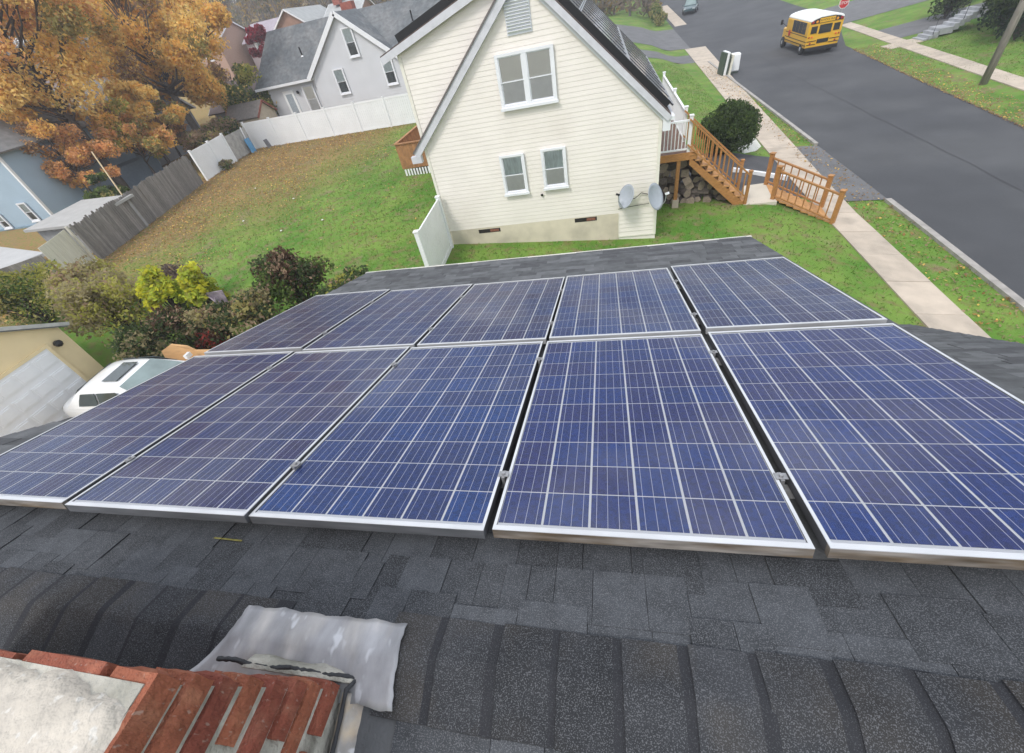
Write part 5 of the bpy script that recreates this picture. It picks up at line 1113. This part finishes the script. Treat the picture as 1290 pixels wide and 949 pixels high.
def car(root, c, hd, L_, W_, H_, paint, zg0):
    """a saloon car: lofted body, cabin, glass; hd = heading unit vector"""
    hd = Vector(hd).normalized(); sd = Vector((-hd.y, hd.x, 0)); c = Vector(c); P = lambda x, y, z: c+hd*x+sd*y+Vector((0, 0, z))
    ring = lambda x, hw, zb, zs, zt: [P(x, -hw*.9, zb), P(x, -hw, zb+.12), P(x, -hw*1.0, zs), P(x, -hw*.93, zt-.03), P(x, -hw*.5, zt+.01), P(x, 0, zt+.02), P(x, hw*.5, zt+.01), P(x, hw*.93, zt-.03), P(x, hw, zs), P(x, hw, zb+.12), P(x, hw*.9, zb)]
    h = L_/2; st = [(-h, .66, .42, .55, .74), (-h+.08, .76, .30, .62, .86), (-h+.35, .86, .24, .66, .93), (-h*.5, .90, .22, .68, .96), (0, .91, .22, .66, .94), (h*.42, .90, .22, .66, .92), (h*.75, .86, .24, .60, .80), (h-.14, .76, .26, .55, .68), (h, .62, .36, .48, .58)]
    m = MB(); k_ = W_/1.82; rs = [ring(x, hw*k_, a, b, t) for x, hw, a, b, t in st]; n = 11
    for r in rs: m.v += [tuple(p) for p in r]
    for i_ in range(len(rs)-1):
        for j in range(n-1): a = i_*n+j; m.f.append((a, a+1, a+1+n, a+n)); m.m.append(0)
    m.f.append(tuple(range(n))); m.f.append(tuple((len(rs)-1)*n+n-1-j for j in range(n))); m.m += [0, 0]
    b = m.build('body', paint, root, smooth=True); s_ = b.modifiers.new('s', 'SUBSURF'); s_.levels = s_.render_levels = 2
    bx0, bx1, tx0, tx1 = -h+.55, h*.46, -h*.5, h*.06; bw, tw = .86*k_, .60*k_; zb, zt = .90, H_
    def cab(x, w_, z): return P(x, w_, z)
    secs = [(bx0, bw*.93, zb), (bx0+(tx0-bx0)*.55, bw*.85, zb+(zt-zb)*.62), (tx0, tw*1.0, zt-.035), ((tx0+tx1)/2, tw*1.06, zt), (tx1, tw*1.02, zt-.035), (tx1+(bx1-tx1)*.5, bw*.84, zb+(zt-zb)*.5), (bx1, bw*.95, zb-.02)]
    m = MB(); rows_ = []
    for (x, w_, z) in secs:
        wb_ = bw*(1 if bx0+.3 < x < bx1-.3 else .96)
        rows_.append([P(x, -wb_, zb-.03), P(x, -(wb_+w_)/2, (z+zb)/2+.02), P(x, -w_, z-.02), P(x, -w_*.6, z), P(x, 0, z+.012), P(x, w_*.6, z), P(x, w_, z-.02), P(x, (wb_+w_)/2, (z+zb)/2+.02), P(x, wb_, zb-.03)])
    for r in rows_: m.v += [tuple(p) for p in r]
    n = 9
    for i_ in range(len(rows_)-1):
        for j in range(n-1): a = i_*n+j; m.f.append((a, a+1, a+1+n, a+n)); m.m.append(0)
    cb_ = m.build('cabin', paint, root, smooth=True); s_ = cb_.modifiers.new('s', 'SUBSURF'); s_.levels = s_.render_levels = 2
    def pane(name, pts, mt, off=.014):
        m = MB(); a, b2, c2 = Vector(pts[0]), Vector(pts[1]), Vector(pts[2]); nr = (b2-a).cross(c2-a).normalized(); cen = sum((Vector(p) for p in pts), Vector())/len(pts)
        if nr.dot(cen-P((bx0+bx1)/2, 0, .8)) < 0: nr = -nr
        m.prism([Vector(p)+nr*off for p in pts], -nr*.012); m.build(name, mt, root)
    dzz = zt-zb
    pane('windscreen', [P(bx1-.06, -bw*.84, zb+.03), P(bx1-.06, bw*.84, zb+.03), P(tx1+.06, tw*.92, zt-.07), P(tx1+.06, -tw*.92, zt-.07)], CGL2, .035)
    pane('rear_window', [P(bx0+.17, -bw*.80, zb+.10), P(bx0+.17, bw*.80, zb+.10), P(tx0-.07, tw*.9, zt-.10), P(tx0-.07, -tw*.9, zt-.10)], CGL, .03)
    for s in (-1, 1):
        lo, hi = bw*.985, tw*1.10
        q = lambda x, f_: P(x, s*(lo+(hi-lo)*f_), zb+.04+(dzz-.10)*f_)
        pane('side_window', [q(bx0+.55, .06), q((tx0+tx1)/2-.02, .06), q((tx0+tx1)/2-.02, .86), q(tx0+.15, .86), q(bx0+.62, .45)], CGL, .03)
        pane('side_window', [q((tx0+tx1)/2+.05, .06), q(bx1-.50, .06), q(tx1+.02, .86), q((tx0+tx1)/2+.05, .86)], CGL, .03)
    pane('sunroof', [P(tx1-.62, -tw*.62, zt+.012), P(tx1-.16, -tw*.62, zt+.0), P(tx1-.16, tw*.62, zt+.0), P(tx1-.62, tw*.62, zt+.012)], CGL, .012)
    for x in (-h+.82, h-.88):
        for s in (-1, 1):
            m = MB(); cc = P(x, s*(W_/2-.19), .32); m.lathe([(.20, -.02), (.31, .0), (.325, .06), (.325, .16), (.31, .20), (.2, .21)], cc, 18, sd*s); w_ = m.build('wheel', RUBBER, root); m = MB(); m.lathe([(.19, .205), (.19, .215), (.05, .225)], cc, 12, sd*s); m.build('rim', METAL, w_)
    for s in (-1, 1):
        m = MB(); m.obox(P(h-.10, s*.56*k_, .60), hd, sd, (0, 0, 1), .06, .17, .055); m.build('headlight', mat('lamp_lens', (.6, .62, .63), .1, spec=.8), root)
        m = MB(); m.obox(P(-h+.07, s*.56*k_, .56), hd, sd, (0, 0, 1), .05, .13, .07); m.build('tail_light', mat('red_lens', (.35, .02, .015), .15, spec=.7), root)
        m = MB(); m.obox(P(h*.36, s*(bw+.12), 1.0), hd, sd, (0, 0, 1), .05, .09, .06); m.build('mirror', paint, root)
ct = thing('parked_car', 'white car with a dark sunroof parked between the garage and the hedge', 'car', (-12.3, 6.3, -6.9)); car(ct, (-12.25, 6.25, -6.80), (1, .04, 0), 4.5, 1.80, 1.36, WPAINT, -6.9)
m = MB(); m.prism([(-12.75, 7.25, -6.9), (-11.0, 7.35, -6.9), (-10.2, 7.4, -6.9), (-10.2, 7.5, -5.88), (-11.5, 7.5, -5.84), (-11.65, 7.48, -5.66), (-12.1, 7.46, -5.56), (-12.5, 7.4, -5.72)], (.02, .06, 0)); tag(m.build('plywood_sheet', mat('raw_plywood', (.60, .36, .17), .8, var=.12, scale=4, stretch=(1, 1, 4))), 'tan wooden sheet with a rounded end standing between the white car and the hedge', 'board')
m = MB(); random.seed(5); c = Vector((-11.0, 8.75, Z(-11, 8.75)+1.25)); pts = [c+Vector((random.uniform(-.3, .3), random.uniform(-.2, .2), random.uniform(-.35, .3))) for _ in range(9)]
for k in range(7): m.quad(pts[k], pts[k+1], pts[(k+2) % 9])
o = m.build('crumpled_sheeting', mat('purple_grey_sheeting', (.34, .29, .33), .5, var=.4, scale=9)); s_ = o.modifiers.new('s', 'SOLIDIFY'); s_.thickness = .02; tag(o, 'crumpled purple-grey sheeting caught in the hedge below the yellow plants', 'sheeting')
ct = thing('parked_car', 'dark blue-green car standing on the street beyond the hedge at the top of the photo', 'car', (13.6, 88, Z(13.6, 88))); car(ct, (13.6, 88, Z(13.6, 88)+.05), (-.25, -1, 0), 4.6, 1.95, 1.7, mat('teal_car_paint', (.035, .075, .085), .25, var=.03, coat=.8), 0)

# ================================================================ school bus driving away
BUSY = mat('bus_yellow', (.72, .40, .02), .35, var=.04, coat=.4); BUSW = mat('bus_white_roof', (.80, .81, .80), .4, var=.03); BGL = mat('bus_glass', (.02, .022, .024), .08, spec=.6); BRED = mat('bus_red_lamp', (.35, .025, .02), .25); BAMB = mat('bus_amber_lamp', (.75, .30, .02), .25); BORG = mat('bus_lamp_orange', (.75, .16, .03), .3)
bx0, bx1, by0, by1 = 15.9, 18.22, 45.0, 50.2; bz0 = Z(17, 46)+.03
bt = thing('school_bus', 'short yellow school bus with a white roof driving away along the street', 'bus', (17.05, 47.5, bz0))
zb, zs, zt = bz0+.48, bz0+2.15, bz0+2.46
m = MB(); yy = by0; secs = []
pro = lambda y, ins=0: [(bx0+.04+ins, y, zb), (bx0+ins, y, zb+.25), (bx0+ins, y, zs-.1), (bx0+.08+ins, y, zs+.02), (bx1-.08-ins, y, zs+.02), (bx1-ins, y, zs-.1), (bx1-ins, y, zb+.25), (bx1-.04-ins, y, zb)]
m.prism(pro(by0+.02), (0, by1-by0-.02, 0)); m.build('body', BUSY, bt, bevel=.03)
m = MB(); w2 = (bx1-bx0)/2; xm = (bx0+bx1)/2; arc = [(xm-w2*math.cos(a)*(.99), zs-.03+(zt-zs+.03)*math.sin(a)**.75) for a in np.linspace(0, math.pi, 15)]
m.prism([(x, by0, z) for x, z in arc], (0, by1-by0, 0)); m.build('roof', BUSW, bt, bevel=.04)
m = MB(); m.prism([(bx0+.12, by1+.001, zb), (bx1-.12, by1+.001, zb), (bx1-.12, by1+.001, zb+.95), (bx0+.12, by1+.001, zb+.95)], (0, 1.15, -.06)); m.build('bonnet', BUSY, bt, bevel=.08)
def bbox(name, mt, *a, parent=None, bevel=0): m = MB(); m.box(*a); return m.build(name, mt, parent or bt, bevel=bevel)
for k in range(4):
    ya = by0+.62+k*.78; bbox('side_window', BGL, bx0-.012, bx0+.02, ya, ya+.73, zb+.86, zs-.08); bbox('side_window', BGL, bx1-.02, bx1+.012, ya, ya+.73, zb+.86, zs-.08)
for (a, b, c, d_) in ((xm-.98, xm-.56, .92, 1.36), (xm-.42, xm+.42, .86, 1.40), (xm+.56, xm+.98, .92, 1.36)): bbox('rear_window', BGL, a, b, by0-.012, by0+.03, zb+c, zb+d_)
bbox('rear_window', BGL, xm-.40, xm+.40, by0-.012, by0+.03, zb+.26, zb+.52)
for z in (.18, .40, .72): bbox('stripe', BLACK, bx0-.008, bx0+.01, by0+.01, by1, zb+z, zb+z+.045); bbox('stripe', BLACK, bx1-.01, bx1+.008, by0+.01, by1, zb+z, zb+z+.045)
for (a, b) in ((xm-1.12, xm-.46), (xm+.46, xm+1.12)):
    for z in (.20, .42): bbox('stripe', BLACK, a, b, by0-.008, by0+.03, zb+z, zb+z+.045)
bbox('bumper', BLACK, bx0+.05, bx1-.05, by0-.16, by0+.05, zb-.16, zb+.06, bevel=.02)
m = MB(); m.prism([(x, by0-.006, z) for x, z in ((xm-1.08, zs-.16), (xm+1.08, zs-.16), (xm+1.10, zs-.02), (xm+.85, zs+.10), (xm+.45, zs+.19), (xm-.45, zs+.19), (xm-.85, zs+.10), (xm-1.10, zs-.02))], (0, .02, 0)); m.build('lamp_board', BLACK, bt)
for x, mt in ((-.96, BRED), (-.68, BAMB), (.68, BAMB), (.96, BRED)):
    m = MB(); m.lathe([(.09, 0), (.085, .02), (.03, .03)], (xm+x, by0-.008, zs-.05), 12, (0, -1, 0)); m.build('warning_lamp', mt, bt)
sp = bbox('sign_board', BUSY, xm-.52, xm+.52, by0-.03, by0-.0065, zs-.13, zs+.14)
def text(body, loc, size, rot, mt, parent, name='lettering'):
    cu = bpy.data.curves.new(name, 'FONT'); cu.body = body; cu.size = size; cu.align_x = 'CENTER'; cu.align_y = 'CENTER'; cu.extrude = .002; tmp = bpy.data.objects.new('tmp', cu); col.objects.link(tmp)
    dg = bpy.context.evaluated_depsgraph_get(); me = bpy.data.meshes.new_from_object(tmp.evaluated_get(dg)); bpy.data.objects.remove(tmp); me.materials.clear(); me.materials.append(mt)
    o = bpy.data.objects.new(name, me); col.objects.link(o); o.parent = parent; o0 = Vector(parent['_o']) if '_o' in parent else Vector(); o.location = Vector(loc)-o0; o.rotation_euler = rot; return o
text('SCHOOL BUS', (xm, by0-.033, zs+.005), .165, (R_(90), 0, 0), BLACK, sp)
for s in (-1, 1):
    for (x, z, mt, r) in ((.82, .70, BORG, .075), (1.02, .70, BRED, .06), (.86, .30, BRED, .07)): m = MB(); m.lathe([(r, 0), (r*.9, .02), (r*.3, .03)], (xm+s*x, by0-.006, zb+z), 10, (0, -1, 0)); m.build('tail_light', mt, bt)
    for y in (by0+1.05, by1+.55):
        m = MB(); cc = Vector((xm+s*(w2-.30), y, bz0+.39)); m.lathe([(.24, -.02), (.37, .0), (.39, .06), (.39, .22), (.37, .28), (.24, .29)], cc, 20, (s, 0, 0)); w_ = m.build('wheel', RUBBER, bt); m = MB(); m.lathe([(.22, .285), (.2, .27), (.08, .32)], cc, 12, (s, 0, 0)); m.build('rim', METAL, w_)
    m = MB(); p = Vector((xm+s*(w2-.1), by1+.25, zb+1.0)); q = p+Vector((s*.42, .18, .35)); m.tube([p, q], .02, 6); m.obox(q, (1, 0, 0), (0, 1, 0), (0, 0, 1), .09, .04, .17); m.build('mirror', BLACK, bt)
m = MB(); m.lathe([(.02, 0), (.22, .02), (.22, .035), (.02, .04)], (bx0-.03, by0+4.1, zb+.72), 8, (-1, 0, 0)); sa = m.build('stop_arm', mat('stop_red', (.50, .025, .03), .4), bt)
bbox('window', BGL, bx0+.1, bx1-.1, by1-.02, by1+.014, zb+.98, zs-.06)
bbox('roof_hatch', BUSW, xm-.3, xm+.3, by0+2, by0+2.6, zt-.01, zt+.06)

# stop sign, utility pole, bins, stone steps
ss = thing('stop_sign', 'red octagonal stop sign on a post at the corner beyond the bus', 'sign', (20.65, 52, Z(20.65, 52))); z = Z(20.65, 52)
m = MB(); m.beam((20.65, 52, z), (20.65, 52, z+2.45), .06, .06); m.build('post', METAL, ss)
m = MB(); m.prism([(20.65+.40*math.cos(R_(22.5+45*k)), 51.95, z+2.1+.40*math.sin(R_(22.5+45*k))) for k in range(8)], (0, .006, 0)); m.build('border', WHITE, ss)
m = MB(); m.prism([(20.65+.36*math.cos(R_(22.5+45*k)), 51.94, z+2.1+.36*math.sin(R_(22.5+45*k))) for k in range(8)], (0, .006, 0)); sg = m.build('sign_plate', MATS['stop_red'], ss)
text('STOP', (20.65, 51.935, z+2.1), .27, (R_(90), 0, 0), WHITE, sg)
up = thing('utility_pole', 'grey wooden utility pole on the grass verge across the street', 'utility pole', (19.25, 29.2, Z(19.25, 29.2)))
m = MB(); z = Z(19.25, 29.2); m.tube([(19.25, 29.2, z-.3), (19.25, 29.2, z+3), (19.24, 29.2, z+7), (19.22, 29.2, z+10.5)], [.165, .155, .14, .12], 12); m.build('pole', mat('pole_wood', (.23, .21, .18), .95, var=.3, scale=4, stretch=(4, 4, .5), bump=.5, bscale=25), up, smooth=True)
m = MB(); m.beam((18.1, 29.2, z+9.6), (20.4, 29.2, z+9.6), .1, .12); m.build('crossarm', MATS['pole_wood'], up)
# refuse at the kerb: a white box and slabs leaning on edge
b1 = thing('upright_slab', 'white slab with a dark green face leaning on edge at the kerb by the sidewalk', 'refuse', (9.55, 43.0, Z(9.5, 43))); z = Z(9.5, 43)
GRN = mat('dark_green_face', (.045, .065, .05), .5, var=.1); CRM = mat('cream_slab', (.64, .62, .52), .7, var=.08)
m = MB(); m.obox((9.45, 43.1, z+.74), (1, .1, 0), (-.1, 1, 0), (.10, 0, 1), .05, .62, .74); m.build('face', GRN, b1)
m = MB(); m.obox((9.60, 43.1, z+.755), (1, .1, 0), (-.1, 1, 0), (.10, 0, 1), .09, .64, .755); m.build('edge', WHITE, b1); m = MB(); m.obox((9.72, 42.95, z+.70), (1, .1, 0), (-.1, 1, 0), (.10, 0, 1), .03, .60, .70); m.build('strip', GRN, b1)
b2 = thing('upright_slab', 'cream slab leaning between the dark green slab and the white box', 'refuse', (9.95, 43.0, z)); m = MB(); m.obox((9.92, 42.95, z+.66), (1, .1, 0), (-.1, 1, 0), (.1, 0, 1), .075, .6, .66); m.build('slab', CRM, b2)
b3 = thing('white_box', 'tall white box standing at the kerb beside the leaning slabs', 'refuse', (10.4, 43.4, z)); m = MB(); m.box(10.12, 10.74, 43.0, 43.65, z+.10, z+1.27); m.build('carcass', WHITE, b3, bevel=.05); m = MB(); m.box(10.15, 10.71, 42.96, 42.999, z+.16, z+1.21); m.build('front', WHITE, b3, bevel=.02); m = MB(); m.box(10.16, 10.70, 43.05, 43.6, z-.02, z+.10); m.build('base', GRN, b3)
STN = mat('grey_stone_step', (.34, .35, .37), .9, var=.2, scale=3, bump=.3, bscale=20, rnd=.1)
sst = thing('stone_steps', 'grey stone steps climbing the lawn across the street', 'steps', (24, 42.5, Z(24, 42.5)))
for k in range(9):
    x = 22.2+k*.27+(.5 if k > 3 else 0); z = Z(22.2, 42)-.05+.155*(k+1); m = MB(); m.box(x, x+(.31 if k != 3 else .81), 41.35, 42.75, z-.35, z); m.build('step', STN, sst)
m = MB(); zz = Z(22.2, 42); m.tube([(22.7, 41.4, zz+.3), (22.7, 41.4, zz+1.15), (24.2, 41.4, zz+1.75), (24.2, 41.4, zz+.7)], .022, 6); m.build('handrail', BLACK, sst)
m = MB(); m.prism([(20.3, 41.3, Z(20.3, 42)+.03), (22.2, 41.3, Z(22.2, 42)+.03), (22.2, 42.8, Z(22.2, 42)+.03), (20.3, 42.8, Z(20.3, 42)+.03)], (0, 0, -.1)); tag(m.build('path', CONC), kind='structure')

# ---------------------------------------------------------------- the damp autumn air
hz = MB().box(-450, 450, -140, 950, -9.5, 40).build('haze', mat('haze_air', (1, 1, 1))); tag(hz, kind='stuff')
hm = bpy.data.materials.new('haze_volume'); hm.use_nodes = True; n_ = hm.node_tree; n_.nodes.clear(); o_ = n_.nodes.new('ShaderNodeOutputMaterial'); v_ = n_.nodes.new('ShaderNodeVolumePrincipled')
v_.inputs['Color'].default_value = (.92, .94, 1, 1); v_.inputs['Density'].default_value = HAZE; v_.inputs['Anisotropy'].default_value = .2; n_.links.new(v_.outputs[0], o_.inputs['Volume']); hz.data.materials.clear(); hz.data.materials.append(hm)
# ---------------------------------------------------------------- lift everything to its height above the street and tidy up
for o in list(scene.objects):
    if o.parent is None: o.location.z += HEIGHT
    if '_o' in o: del o['_o']
